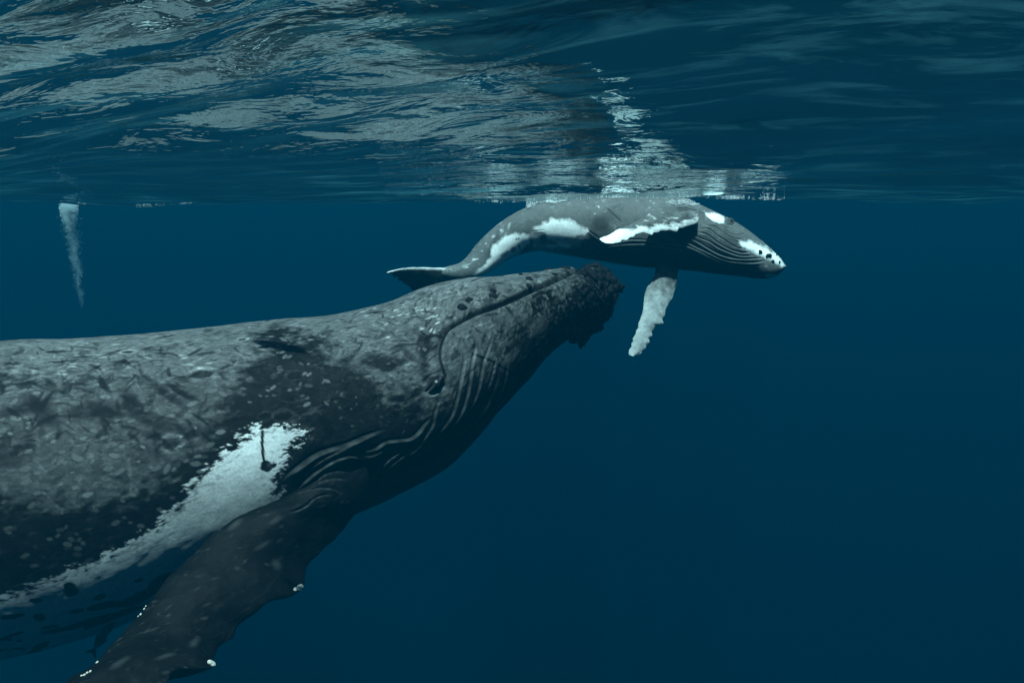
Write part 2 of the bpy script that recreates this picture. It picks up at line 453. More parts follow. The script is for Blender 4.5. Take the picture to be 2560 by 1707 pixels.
pos, th, sq, cen, sst = loft(MS, spacing, NCN, NCF)
nor, sgn = outward(pos, cen)
near = pos[:, :NCN]
pm = Paint(near, nor[:, :NCN], .070); pm.relief = .35
px = pm.px; NV = len(px)
P3 = pm.pos
rowu = np.repeat(np.arange(pos.shape[0]), NCN); colu = np.tile(np.arange(NCN), pos.shape[0]); thn = th[colu]

# lumpy body and skin undulation
pm.h += .018 * fbm(P3 * 1.3, 2) + .0035 * fbm(P3 * 6 + 9, 3)
# skin tone: uneven grey with big dark saddles, underside shading painted in
tone = fbm(P3 * 2.3 + 3, 5, .6); fine = fbm(P3 * 11 + 5, 4, .6)
pm.alb *= 1 + .18 * tone + .15 * fine
def blob(x, y, rx, ry, rot=0):
    c_, s_ = math.cos(math.radians(rot)), math.sin(math.radians(rot))
    dx, dy = px[:, 0] - x, px[:, 1] - y
    return np.exp(-(((dx * c_ + dy * s_) / rx) ** 2 + ((-dx * s_ + dy * c_) / ry) ** 2))
dk = np.zeros(NV)
for b in [(745, 905, 85, 110, -35), (690, 840, 60, 40, 0), (860, 960, 120, 70, 10), (820, 1050, 160, 90, 0), (1000, 1050, 130, 80, 0), (640, 980, 60, 60, 0),
          (935, 905, 60, 30, 20), (1070, 860, 18, 50, 15), (1058, 900, 22, 40, 0), (600, 1130, 120, 70, -20), (1180, 990, 90, 60, -50), (1300, 860, 70, 50, -40),
          (250, 1360, 300, 90, -8), (60, 1420, 200, 90, 0), (450, 1230, 110, 60, -20), (1420, 790, 60, 60, 0), (1500, 720, 40, 70, 0), (1480, 690, 50, 16, 0),
          (880, 1180, 90, 60, 0), (780, 1120, 60, 50, 0), (-200, 1400, 250, 150, 0), (1000, 730, 60, 12, -15), (1070, 708, 50, 10, -10), (1350, 760, 50, 30, -30)]:
    dk = np.maximum(dk, blob(*b))
DARK = [(-700, 1300), (-300, 1270), (0, 1262), (150, 1265), (300, 1240), (420, 1180), (510, 1120), (580, 1010), (640, 890), (690, 820), (750, 812), (790, 850), (850, 930), (930, 945), (1000, 985), (1060, 1010),
        (1130, 985), (1200, 925), (1290, 860), (1370, 800), (1420, 740), (1450, 690), (1600, 640), (1600, 1300), (1000, 2200), (-700, 2200)]
sdd = sdpoly(px, DARK, 260)
sdd = np.where(np.abs(sdd) > 1e5, np.sign(sdd) * 260, sdd)
dk = np.maximum(dk * .9, 1 - sstep(-75, 75, sdd))  # polygon also puts shade of the lower flank and jaw into the tone
arc = np.repeat(sq, NCN); circ = thn * 1.25
PC = np.stack([arc, circ, np.zeros(NV)], -1)
flk = fbm(PC * np.array([16, 26, 1]) + 4, 3, .6)
dk = sstep(.25, .80, dk + .34 * fbm(P3 * 5 + 31, 4, .6) + .32 * flk)
pm.alb *= 1 - .89 * dk
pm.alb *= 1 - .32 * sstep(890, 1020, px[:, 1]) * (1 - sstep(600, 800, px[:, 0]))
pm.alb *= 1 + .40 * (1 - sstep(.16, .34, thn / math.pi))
zone = sstep(860, 960, px[:, 1] + .12 * np.abs(px[:, 0])) * (1 - sstep(560, 760, px[:, 0])) + .55 * sstep(820, 900, px[:, 0])
crev = sstep(.08, .30, fbm(PC * np.array([7, 12, 1]) + 61, 5, .72)) * (.35 + .65 * sstep(-.2, .4, fbm(P3 * 1.7 + 15, 3)))
pm.alb *= 1 - .68 * crev * np.clip(zone, .12, 1)
pm.alb *= 1 + .36 * sstep(.22, .34, fbm(PC * np.array([30, 58, 1]) + 33, 3, .6)) - .25 * sstep(.2, .4, fbm(PC * np.array([30, 60, 1]) + 93, 3, .6))
# shallow creases: dark jagged cracks in the skin
for sc_, lo, amt in ((3.2, .05, .5), (6.5, .06, .45)):
    w_ = np.stack([P3[:, 0] * .9, P3[:, 1], P3[:, 2] * 1.3], -1) * sc_
    rg = np.abs(fbm(w_ + 50, 4, .6))
    gate = sstep(.05, .45, fbm(P3 * 1.4 + 80, 3))
    cr = (1 - sstep(0, lo, rg)) * gate
    pm.alb *= 1 - amt * cr; pm.h -= .003 * cr
# throat pleats along the underside
pl = sstep(.66, .76, thn / math.pi) * sstep(435, 700, px[:, 0]) * (1 - sstep(1440, 1500, px[:, 0]))
pm.h += pl * .007 * np.cos(thn * 44 + .6 * np.sin(rowu * .004))
belly = sstep(.72, .8, thn / math.pi) * (1 - sstep(500, 800, px[:, 0]))
pm.h += belly * .006 * np.cos(thn * 40)

# white flank patch with a ragged border running down to the belly
WHITE = [(-500, 1720), (-500, 1540), (-100, 1520), (0, 1492), (100, 1462), (200, 1420), (300, 1372), (380, 1325), (430, 1275), (475, 1222), (520, 1165), (570, 1128),
         (612, 1094), (645, 1068), (690, 1064), (730, 1068), (765, 1080), (742, 1098), (722, 1122), (705, 1160), (690, 1200), (683, 1232), (720, 1250),
         (760, 1300), (700, 1420), (600, 1480), (470, 1560), (300, 1640), (100, 1720)]
sdw = sdpoly(px, WHITE, 160)
rag = fbm(PC * np.array([6, 9, 1]) + 12, 3, .6)
rag2 = fbm(PC * np.array([17, 34, 1]) + 70, 4, .75)
rag3 = fbm(PC * np.array([38, 60, 1]) + 170, 2, .7)
wm = 1 - sstep(-5, 7, sdw + 3 + 16 * rag3 * np.exp(-((sdw - 6) / 26) ** 2) + 10 * rag + 34 * rag2 * np.exp(-((sdw - 4) / np.where(sdw < 4, 18, 46)) ** 2))
wm *= 1
# dark marks left in the white
holes = np.full(NV, -5.0)
for (x, y, rx, ry, rot) in [(176, 1472, 20, 19, 20), (250, 1489, 18, 7, -18), (30, 1537, 34, 6, -6), (98, 1540, 16, 9, 0), (400, 1452, 40, 14, -35), (345, 1492, 60, 13, -22),
                            (260, 1510, 45, 9, -12), (240, 1546, 120, 6, -17), (125, 1563, 22, 5, -8), (310, 1530, 95, 6, -17), (130, 1575, 30, 5, -15), (30, 1585, 34, 5, -20), (12, 1597, 20, 5, 0), (48, 1600, 8, 4, 0),
                            (95, 1618, 30, 8, -30), (0, 1622, 60, 3, 0), (665, 1165, 16, 15, 0), (683, 1163, 8, 6, -30), (347, 1450, 14, 5, -10), (90, 1500, 18, 6, 0), (190, 1525, 22, 5, -10)]:
    holes = np.maximum(holes, 1.0 - np.sqrt(np.maximum(-np.log(np.maximum(blob(x, y, rx, ry, rot), 1e-9)), 0)))
holes = sstep(-.08, .12, holes + .22 * rag2)
d1, _, t1 = pdist(px, resample([(656, 1078), (655, 1110), (659, 1152)], 10), 30)
holes = np.maximum(holes, 1 - sstep(3.0, 5.0, d1))
d2, _, _ = pdist(px, resample([(470, 1490), (400, 1500), (330, 1522), (270, 1545), (215, 1562)], 20), 30)
holes = np.maximum(holes, (1 - sstep(4, 7, d2 + 3 * rag)) * .9)
pep = sstep(.52, .6, fbm(P3 * 26 + 44, 2)) * .7
wm2 = wm * (1 - holes) * (.62 + .38 * (1 - sstep(1110, 1260, px[:, 1])) - .10 * np.clip(tone, -1, 1) - .06 * rag3)  # patch painted greyer lower down, light falloff put into its colour
wm2 *= 1 - .45 * sstep(.30, .44, fbm(PC * np.array([22, 46, 1]) + 210, 3, .6)) * sstep(-70, -10, sdw)
wm2 = np.clip(wm2, 0, 1)
pm.mask = 1 - wm
# pale oval scars, scratches and dark pits
R_, C_ = pm.shape
rs = np.random.RandomState(5)
vis_rows = np.where(ms[0, 0] < 1e9)[0]
row_px = proj(pos[:, NCN // 2])[:, 0]
rmin = int(np.searchsorted(row_px, -150))
def pick():
    return rs.randint(rmin, R_ - 40), int(NCN * (rs.beta(1.5, 1.9)))
for k in range(2000):
    r, c = pick(); L_ = rs.uniform(.012, .045) * (1.5 if rs.rand() < .15 else 1)
    pm.stamp(r, c, L_, L_ * rs.uniform(.3, .6), rs.normal(0, .6), .0015, rs.uniform(1.1, 1.5), soft=.2)
for k in range(520):
    r, c = pick(); L_ = rs.uniform(.018, .055)
    pm.stamp(r, c, L_ * 1.1, L_ * .62, rs.normal(0, .9), 0, .55, soft=.15)
    pm.stamp(r, c, L_, L_ * .45, rs.normal(0, .5), .0015, rs.uniform(1.25, 1.7), soft=.2)
for k in range(260):
    r, c = pick(); L_ = rs.uniform(.03, .13)
    pm.stamp(r, c, L_, rs.uniform(.004, .010), rs.normal(0, 1.0), .002, rs.uniform(1.25, 1.9), soft=.4, bend=rs.normal(0, 1.2))
for k in range(600):
    r, c = pick(); L_ = rs.uniform(.015, .10)
    pm.stamp(r, c, L_, L_ * rs.uniform(.12, .5), rs.normal(.2, .8), -.003, rs.uniform(.3, .7), soft=.35, bend=rs.normal(0, 1.2))
def pick_px(x0, x1, y0, y1, n):
    ok = np.where((px[:, 0] > x0) & (px[:, 0] < x1) & (px[:, 1] > y0) & (px[:, 1] < y1))[0]
    for i in ok[rs.randint(0, len(ok), n)]: yield i // NCN, i % NCN
# crisp pale ovals on the dark saddle, angular flakes along the lower jaw, dark cracks on the flank
for box, n, a0, a1, l0, l1, asp, an in [((560, 830, 810, 1010), 80, .05, .13, .012, .034, .45, .5), ((0, 560, 880, 1240), 150, .09, .15, .014, .040, .5, .4), ((0, 450, 1240, 1470), 60, .03, .08, .012, .03, .6, .5),
                                 ((800, 1080, 850, 1080), 90, .02, .08, .006, .020, .6, .8), ((1150, 1500, 760, 900), 240, .05, .14, .010, .034, .5, 1.2), ((1220, 1500, 690, 800), 170, .06, .17, .010, .032, .5, 1.2),
                                 ((560, 1150, 780, 880), 140, .10, .17, .010, .030, .4, .4), ((0, 600, 840, 930), 120, .12, .18, .02, .04, .3, .3)]:
    for r, c in pick_px(*box, n):
        L_ = rs.uniform(l0, l1); A_ = rs.normal(0, an)
        pm.stamp(r, c, L_ * 1.25, L_ * asp * 1.5, A_, 0, .6, soft=.3)
        pm.stamp(r, c, L_, L_ * asp, A_, .0015, None, rs.uniform(a0, a1) * .8, soft=.18, strength=.85)
for r, c in pick_px(905, 1100, 765, 830, 34):  # light glints on top of the head, painted as pale flecks
    L_ = rs.uniform(.012, .026); pm.stamp(r, c, L_, L_ * .4, rs.normal(0, .4), .001, None, rs.uniform(.18, .45), soft=.4)
for r, c in pick_px(120, 560, 850, 920, 22):
    L_ = rs.uniform(.012, .03); pm.stamp(r, c, L_, L_ * .4, rs.normal(0, .3), .001, None, rs.uniform(.12, .26), soft=.4)
for box, n, l0, l1 in [((0, 520, 920, 1130), 90, .03, .10), ((0, 640, 870, 960), 40, .02, .09), ((850, 1120, 770, 900), 60, .02, .07), ((1140, 1440, 730, 860), 110, .02, .06), ((980, 1400, 680, 760), 60, .02, .05)]:
    for r, c in pick_px(*box, n):
        L_ = rs.uniform(l0, l1)
        pm.stamp(r, c, L_, L_ * rs.uniform(.08, .28), rs.choice([-.9, .6, .1, 1.2]) + rs.normal(0, .35), -.0025, rs.uniform(.18, .5), soft=.3, bend=rs.normal(0, 1.6))
# sharp-lipped round bites
def near_idx(x, y):
    d = (px[:, 0] - x) ** 2 + (px[:, 1] - y) ** 2
    d = d + 1e6 * (nor[:, :NCN].reshape(-1, 3) @ FWD > 0.1)
    return int(np.argmin(d))
def at(x, y):
    i = near_idx(x, y); return i // NCN, i % NCN
for (x, y, L_) in [(660, 866, .05), (740, 936, .07), (425, 1108, .08), (320, 878, .05), (605, 847, .04), (508, 935, .09), (664, 1040, .05), (710, 1040, .07)]:
    r, c = at(x, y)
    pm.stamp(r, c, L_ * 1.25, L_ * .85, .1, .003, 2.2, soft=.2)
    pm.stamp(r, c, L_ * .9, L_ * .5, .1, -.012, .15, soft=.25)
for (x, y, rx, ry, rot) in [(225, 1027, .17, .07, .1), (65, 1020, .16, .05, -.1), (410, 1065, .16, .04, .5), (330, 1010, .05, .2, -.4), (110, 1030, .05, .2, -.6), (395, 1110, .03, .12, .1),
                            (420, 985, .03, .16, -.6), (445, 975, .02, .13, -.6), (465, 985, .02, .12, -.8), (280, 1035, .14, .03, .4), (20, 1150, .1, .08, 0), (590, 1060, .12, .04, .1)]:
    r, c = at(x, y)
    pm.stamp(r, c, rx, ry, rot, -.010, .3, soft=.5)
pm.mask[:] = 1

# mouth line: the lower lip stands proud of the upper jaw
MOUTH = [(1500, 668), (1453, 676), (1421, 694), (1371, 717), (1329, 734), (1282, 756), (1229, 777), (1186, 792), (1150, 810), (1121, 829), (1107, 854), (1102, 879), (1105, 908), (1117, 938)]
pm.fold(MOUTH, 13, .060, .050, side=-1, tail=4.2, ends=.04, n=60, shade=.75, rub=.3, ends2=.34)
dmo, smo, tmo = pdist(px, resample(MOUTH, 60), 30)
core = np.where(smo * -1 < 0, 1 - sstep(6.5 - 3 * tmo, 9 - 3.5 * tmo, dmo), 1 - sstep(1, 2.5, dmo)) * (dmo < 1e5)
pm.alb *= 1 - .93 * core  # shade under the overhanging upper jaw, painted as a black line
pm.fold([(x - 3, y - 12) for x, y in MOUTH[:9]], 12, .02, 0, side=1, tail=2.5, ends=.2)
FOLDS = [
 ([(1163, 865), (1161, 911), (1152, 961), (1143, 1004), (1128, 1044), (1107, 1072), (1086, 1095)], 7, .030, -1),
 ([(1180, 838), (1188, 851), (1187, 876), (1182, 904), (1175, 951), (1169, 990), (1157, 1026), (1143, 1051), (1123, 1072)], 7, .030, -1),
 ([(1234, 845), (1221, 872), (1212, 897), (1204, 936), (1200, 961), (1189, 997), (1175, 1029)], 7, .024, -1),
 ([(1243, 890), (1234, 929), (1227, 954), (1218, 983)], 7, .018, -1),
 ([(1270, 905), (1262, 950), (1245, 990), (1222, 1030)], 8, .012, -1),
 ([(1104, 994), (1089, 1029), (1082, 1061), (1064, 1086), (1043, 1111), (1014, 1138)], 7, .026, -1),
 ([(1085, 1040), (1057, 1065), (1039, 1086), (1025, 1095), (993, 1099), (957, 1106), (936, 1120), (904, 1127)], 7, .040, -1),
 ([(1007, 1122), (979, 1140), (954, 1161), (937, 1186)], 7, .028, -1),
 ([(970, 1073), (925, 1086), (871, 1108), (836, 1119), (800, 1129), (779, 1140), (743, 1166), (715, 1189), (700, 1206)], 10, .070, -1),
 ([(908, 1146), (896, 1142), (870, 1136), (842, 1141), (812, 1156), (779, 1179), (753, 1204), (738, 1232)], 9, .040, -1),
 ([(1120, 1130), (1080, 1150), (1040, 1168), (1000, 1178), (975, 1190)], 7, .012, -1),
 ([(1150, 1110), (1100, 1140), (1060, 1165), (1010, 1195)], 7, .010, -1),
]
for ln, wd, am, sd_ in FOLDS:
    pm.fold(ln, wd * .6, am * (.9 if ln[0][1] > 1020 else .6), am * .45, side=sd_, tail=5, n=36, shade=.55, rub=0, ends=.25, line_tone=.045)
for ln, am, lt in [([(1300, 925), (1245, 1005), (1175, 1075), (1105, 1128), (1035, 1165)], .012, .016), ([(1345, 905), (1285, 985), (1215, 1058), (1135, 1122), (1060, 1172)], .012, .012),
                   ([(1255, 900), (1240, 960), (1215, 1015), (1180, 1058), (1130, 1095)], .012, .020), ([(1060, 1100), (1030, 1125), (1000, 1140), (960, 1175), (945, 1205)], .022, .026),
                   ([(880, 1105), (850, 1120), (820, 1135), (790, 1152), (765, 1175)], .022, .022), ([(960, 1118), (930, 1135), (905, 1140)], .02, .02)]:
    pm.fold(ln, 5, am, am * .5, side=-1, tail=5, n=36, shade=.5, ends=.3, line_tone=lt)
# spike of loose skin lying on the white patch, behind the flipper
SPIKE = [(683, 1230), (700, 1196), (725, 1165), (760, 1140), (800, 1120), (860, 1095), (960, 1070), (960, 1240), (735, 1245), (731, 1225), (722, 1208), (705, 1210), (695, 1225)]
sdk = sdpoly(px, SPIKE, 60)
spk = 1 - sstep(-2, 2, sdk + 3 * rag2)
wm2 *= 1 - spk
# eye: swollen socket with heavy lids
d_eye = ((px[:, 0] - 1088) * .8 + (px[:, 1] - 957) * -.6, (px[:, 0] - 1088) * .6 + (px[:, 1] - 957) * .8)
qe = np.sqrt((d_eye[0] / 27) ** 2 + (d_eye[1] / 17) ** 2)
pm.h += .040 * (1 - sstep(.1, 1.5, qe)) - .014 * np.exp(-((qe - 1.2) / .25) ** 2)
pm.alb *= 1 - .93 * (1 - sstep(.75, 1.25, qe + .15 * fine)); pm.alb = np.maximum(pm.alb, .004)
pm.fold([(1066, 985), (1074, 972), (1084, 959), (1096, 946), (1104, 933)], 5, .012, .012, side=1, tail=2, n=24, line_tone=.035)
pm.fold([(1075, 990), (1092, 984), (1104, 968), (1109, 950)], 5, .012, .010, side=1, tail=2, n=20, line_tone=.02)

shp = pm.shape
hgt = mirror_cols(pm.h.reshape(shp), th, NCN); 
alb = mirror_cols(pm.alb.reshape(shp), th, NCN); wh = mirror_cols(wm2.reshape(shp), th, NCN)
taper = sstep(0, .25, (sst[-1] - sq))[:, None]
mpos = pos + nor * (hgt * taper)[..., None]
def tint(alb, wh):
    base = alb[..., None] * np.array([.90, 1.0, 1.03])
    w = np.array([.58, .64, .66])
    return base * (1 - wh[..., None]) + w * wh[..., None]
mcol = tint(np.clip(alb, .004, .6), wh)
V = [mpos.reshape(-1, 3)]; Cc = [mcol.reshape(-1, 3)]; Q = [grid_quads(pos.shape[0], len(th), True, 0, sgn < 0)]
off = len(V[0])

def flat_loft(rows, half_thick, nrow, ncol_half, knobs=None, edge_pow=.75, twist=0):
    """a fin between two edges: rows Lx,Ly,Ld,Rx,Ry,Rd"""
    rows = np.asarray(rows, float)
    Lp = P(rows[:, 0], rows[:, 1], rows[:, 2]); Rp = P(rows[:, 3], rows[:, 4], rows[:, 5])
    m = (Lp + Rp) / 2
    s = np.r_[0, np.cumsum(np.linalg.norm(np.diff(m, axis=0), axis=1))]
    sq = np.linspace(0, s[-1], nrow)
    Lq = catmull(s, Lp, sq); Rq = catmull(s, Rp, sq); ht = pchip(s, half_thick, sq)
    mid = (Lq + Rq) / 2
    def sm(a, k=max(3, nrow // 14)):
        w_ = np.hanning(2 * k + 1); w_ /= w_.sum(); ap = np.concatenate([2 * a[:1] - a[k:0:-1], a, 2 * a[-1:] - a[-2:-k - 2:-1]])
        return np.stack([np.convolve(ap[:, i], w_, 'valid') for i in range(3)], -1)
    Lt, Rt = Lq, Rq; Lq, Rq = sm(Lq), sm(Rq); mid = (Lq + Rq) / 2
    tg = np.gradient(mid, sq, axis=0); ch = Rq - Lq
    n = np.cross(tg, ch); n /= np.linalg.norm(n, axis=1, keepdims=True)
    n *= np.sign(n @ -FWD)[:, None]
    u = (1 - np.cos(np.linspace(0, math.pi, ncol_half))) / 2
    prof = (np.sin(math.pi * u ** .8)) ** edge_pow
    front = Lq[:, None] * (1 - u)[None, :, None] + Rq[:, None] * u[None, :, None] + n[:, None] * (ht[:, None] * prof[None])[..., None]
    ub = u[::-1][1:-1]; pb = prof[::-1][1:-1]
    back = Lq[:, None] * (1 - ub)[None, :, None] + Rq[:, None] * ub[None, :, None] - n[:, None] * (ht[:, None] * pb[None])[..., None]
    g = np.concatenate([front, back], 1); ua = np.r_[u, ub]
    g = g + (Rt - Rq)[:, None] * (ua ** 5)[None, :, None] + (Lt - Lq)[:, None] * ((1 - ua) ** 5)[None, :, None]
    return g, mid, n, u, sq, s

def close_caps(nr, nc, off):
    """fan both open ends of a closed-ring grid"""
    t = []
    for r in (0, nr - 1):
        for j in range(1, nc - 1):
            t.append((off + r * nc, off + r * nc + j, off + r * nc + j + 1))
    return np.array(t)

# near flipper sweeping down towards the camera
_fl = [(806, 1166, 905, 1163), (776, 1190, 921, 1193), (738, 1220, 926, 1222), (700, 1243, 908, 1258), (638, 1266, 872, 1300), (580, 1297, 838, 1345), (522, 1340, 800, 1379), (476, 1390, 766, 1421), (437, 1429, 757, 1465),
       (410, 1455, 731, 1485), (385, 1490, 697, 1491), (368, 1512, 666, 1503), (346, 1540, 635, 1530), (325, 1562, 590, 1562), (300, 1590, 582, 1590), (271, 1622, 543, 1615), (256, 1642, 532, 1645), (240, 1660, 526, 1667),
       (215, 1683, 480, 1668), (174, 1704, 437, 1674), (130, 1745, 418, 1708), (60, 1820, 340, 1810), (-60, 1920, 220, 1900), (-160, 2010, 60, 1980), (-230, 2080, -120, 2050), (-245, 2100, -230, 2090)]
_ld = [6.28, 6.2, 6.1, 6.0, 5.88, 5.76, 5.66, 5.58, 5.5, 5.42, 5.36, 5.3, 5.25, 5.18, 5.1, 5.02, 4.95, 4.85, 4.78, 4.7, 4.6, 4.4, 4.2, 4.05, 3.95, 3.9]
_rd = [.12, .2, .36, .45, .45, .42, .4, .36, .32, .3, .28, .27, .25, .25, .25, .25, .2, .2, .2, .2, .2, .2, .2, .1, .1, 0]
FL = [(a_[0], a_[1], d_, a_[2], a_[3], d_ + e_) for a_, d_, e_ in zip(_fl, _ld, _rd)]
ft = [.02, .12, .19, .22, .21, .19, .17, .16, .15, .145, .14, .135, .13, .125, .12, .12, .12, .12, .115, .11, .10, .09, .08, .06, .04, .01]
fg, fmid, fn, fu, fsq, fs_ = flat_loft(FL, ft, 420, 150)
nf = 150
nn = grid_normals(fg); sf = np.sign(((fg - fmid[:, None]) * nn).sum(-1).mean()); nn = nn * sf
pf = Paint(fg, nn, .0035)
q3 = pf.pos
pf.h += .014 * fbm(q3 * 3 + 4, 3) + .005 * fbm(q3 * 12, 3)
pf.alb *= 1 + .45 * fbm(q3 * 3.5 + 6, 5, .6) + .25 * fbm(q3 * 14 + 2, 3, .6)
FF = [
 ([(930, 1205), (923, 1191), (914, 1173), (898, 1157), (881, 1152), (855, 1162), (824, 1176), (794, 1194), (768, 1213)], 8, .040, -1),
 ([(870, 1180), (855, 1182), (830, 1185), (804, 1199), (784, 1214)], 7, .022, -1),
 ([(872, 1200), (860, 1200), (835, 1201), (804, 1210), (778, 1218)], 7, .022, -1),
 ([(852, 1240), (850, 1235), (840, 1227), (817, 1224), (778, 1226), (753, 1232), (722, 1241)], 8, .030, -1),
 ([(832, 1241), (809, 1241), (789, 1247), (763, 1265), (743, 1275), (722, 1280)], 8, .032, -1),
 ([(800, 1168), (775, 1190), (755, 1215)], 6, .018, -1),
]
for ln, wd, am, sd_ in FF:
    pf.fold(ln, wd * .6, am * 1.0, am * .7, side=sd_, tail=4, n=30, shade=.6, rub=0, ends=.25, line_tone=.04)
for k in range(260):
    r = rs.randint(10, 400); c = rs.randint(4, nf - 4); L_ = rs.uniform(.008, .04)
    if rs.rand() < .35: pf.stamp(r, c, L_ * 1.5, .005, rs.uniform(0, 3.1), .002, rs.uniform(1.5, 2.6), soft=.4, bend=rs.normal(0, 6))
    else: pf.stamp(r, c, L_ * .6, L_ * rs.uniform(.2, .4), rs.uniform(0, 3.1), .001, None, rs.uniform(.010, .035), soft=.7, strength=.7)
for x, y, L_, a in [(803, 1265, .05, 0), (650, 1255, .03, 0), (585, 1310, .06, .3), (692, 1300, .05, 0), (655, 1363, .05, 0), (690, 1410, .05, .9), (485, 1608, .05, 0), (415, 1640, .05, 0), (300, 1650, .06, .2)]:
    d = (pf.px[:, 0] - x) ** 2 + (pf.px[:, 1] - y) ** 2 + 1e6 * (nn.reshape(-1, 3) @ FWD > 0)
    i = int(np.argmin(d)); pf.stamp(i // fg.shape[1], i % fg.shape[1], L_, L_ * .45, a, .002, None, .035, soft=.8, strength=.7)
gf = fg + nn * pf.h.reshape(fg.shape[:2])[..., None]
V.append(gf.reshape(-1, 3)); Cc.append(tint(np.clip(pf.alb, .002, .5), np.zeros(len(pf.alb))))
Q.append(grid_quads(*fg.shape[:2], True, off, sf < 0)); tri = [close_caps(*fg.shape[:2], off)]
off += len(V[-1])
# far flipper, mirrored across the body on its hidden side
rowi = int(np.argmin(np.abs(row_px - 840)))
b_dir = (pos[rowi, NCN // 2] - cen[rowi]); b_dir /= np.linalg.norm(b_dir)
ff_ = gf[::3, ::3] - 2 * (((gf[::3, ::3] - cen[rowi]) @ b_dir)[..., None]) * b_dir
V.append(ff_.reshape(-1, 3)); Cc.append(tint(np.clip(pf.alb, .002, .5), np.zeros(len(pf.alb))).reshape(*fg.shape[:2], 3)[::3, ::3].reshape(-1, 3))
Q.append(grid_quads(*ff_.shape[:2], True, off, sf > 0)); tri.append(close_caps(*ff_.shape[:2], off)); off += len(V[-1])
# tail flukes, far outside the picture on the left
for sg_ in (1, -1):
    root_ = cen[0]; tdir = cen[0] - cen[12]; tdir /= np.linalg.norm(tdir); side_ = b_dir * sg_
    uu = np.linspace(0, 1, 30); rings = []
    for u_ in uu:
        c_ = root_ + side_ * (u_ * 2.0) + tdir * (.15 + .55 * u_ ** 1.6)
        chord = .85 * (1 - u_) ** .7 + .02; tk = .09 * (1 - u_) + .01
        a_ = np.linspace(0, 2 * math.pi, 20, endpoint=False)
        upv = np.cross(tdir, side_)
        rings.append(c_ + np.outer(np.cos(a_) * chord / 2, tdir) + np.outer(np.sin(a_) * tk, upv))
    rings = np.array(rings); V.append(rings.reshape(-1, 3)); Cc.append(np.full((len(V[-1]), 3), .06))
    Q.append(grid_quads(30, 20, True, off)); tri.append(close_caps(30, 20, off)); off += len(V[-1])

whale = empty('humpback_whale', tuple(cen[len(cen) // 2]))
tag(whale, 'huge scarred dark grey adult humpback with a ragged white flank patch below the calf', 'whale', 'humpback mother and calf')
mesh_obj('body', np.vstack(V), np.vstack(Q), np.vstack(tri), mat=M_MOTHER, parent=whale, col=np.vstack(Cc))

# knobs and barnacles: parts sharing a few meshes
def lump_mesh(name, mat, seed, rough=.3, flat=.7, sub=2, crater=False):
    import bmesh
    bm = bmesh.new(); bmesh.ops.create_icosphere(bm, subdivisions=sub, radius=1)
    co = np.array([v.co for v in bm.verts]); n = fbm(co * 1.3 + seed * 5.1, 3)
    for v, k in zip(bm.verts, n):
        v.co *= 1 + rough * k; v.co.z *= flat
        if crater and v.co.z > .3 * flat:
            r_ = math.hypot(v.co.x, v.co.y)
            if r_ < .45: v.co.z -= .55 * (1 - r_ / .45)
    me = bpy.data.meshes.new(name); bm.to_mesh(me); bm.free(); me.materials.append(mat)
    for p in me.polygons: p.use_smooth = True
    return me
KN = [lump_mesh('knob', M_KNOB, k, .75, .6) for k in range(5)]
TN = [lump_mesh('tubercle', M_KNOB, k + 20, .22, .6) for k in range(3)]
BN = [lump_mesh('barnacle', M_BARN, k + 9, .25, .9, 2, True) for k in range(3)]
def put(name, me, p, n, size, parent, lift=.2, spin=None):
    o = bpy.data.objects.new(name, me); C.objects.link(o); o.parent = parent
    o.matrix_parent_inverse = __import__('mathutils').Matrix.Translation(-Vector(parent.location))
    q = Vector(n).to_track_quat('Z', 'Y'); q = q @ __import__('mathutils').Quaternion((0, 0, 1), random.uniform(0, 6.28) if spin is None else spin)
    o.rotation_mode = 'QUATERNION'; o.rotation_quaternion = q
    o.location = Vector(p) + Vector(n) * size * lift
    o.scale = (size * random.uniform(.8, 1.3), size * random.uniform(.8, 1.2), size * random.uniform(.7, 1.15))
    return o
mp_near = mpos[:, :NCN].reshape(-1, 3); nn_near = nor[:, :NCN].reshape(-1, 3)
def knob(x, y, size, lift=.25, pool=None):
    i = near_idx(x, y); put('tubercle', random.choice(pool or KN), mp_near[i], nn_near[i], size, whale, lift)
for x, y, s_ in [(1155, 768, .052), (1173, 749, .045), (1233, 740, .048), (1234, 729, .036), (1322, 701, .046), (1320, 718, .042), (1371, 677, .05), (1302, 688, .03),
                 (1415, 672, .055), (1403, 671, .05), (1385, 690, .034), (1425, 688, .03), (1290, 745, .022), (1085, 690, .03)]:
    knob(x, y, s_ * .95, -.05, TN)
kr = np.random.RandomState(11)
tip_pts = [(1440, 850), (1430, 842), (1470, 846), (1482, 834), (1452, 668), (1470, 668), (1486, 672), (1500, 678), (1512, 680), (1524, 688), (1532, 698), (1538, 712), (1543, 722), (1528, 714), (1530, 735), (1526, 750), (1524, 768), (1520, 785), (1516, 800),
           (1508, 808), (1500, 815), (1492, 820), (1484, 824), (1474, 832), (1466, 840), (1460, 848), (1455, 856), (1440, 672), (1462, 684), (1480, 690), (1498, 696), (1515, 706)]
for x, y in tip_pts:
    for q_ in range(4):
        knob(x + kr.normal(0, 5), y + kr.normal(0, 5), kr.uniform(.02, .06), kr.uniform(0, .7))
for k in range(70):
    knob(kr.uniform(1455, 1525), kr.uniform(690, 810), kr.uniform(.015, .04), .1)
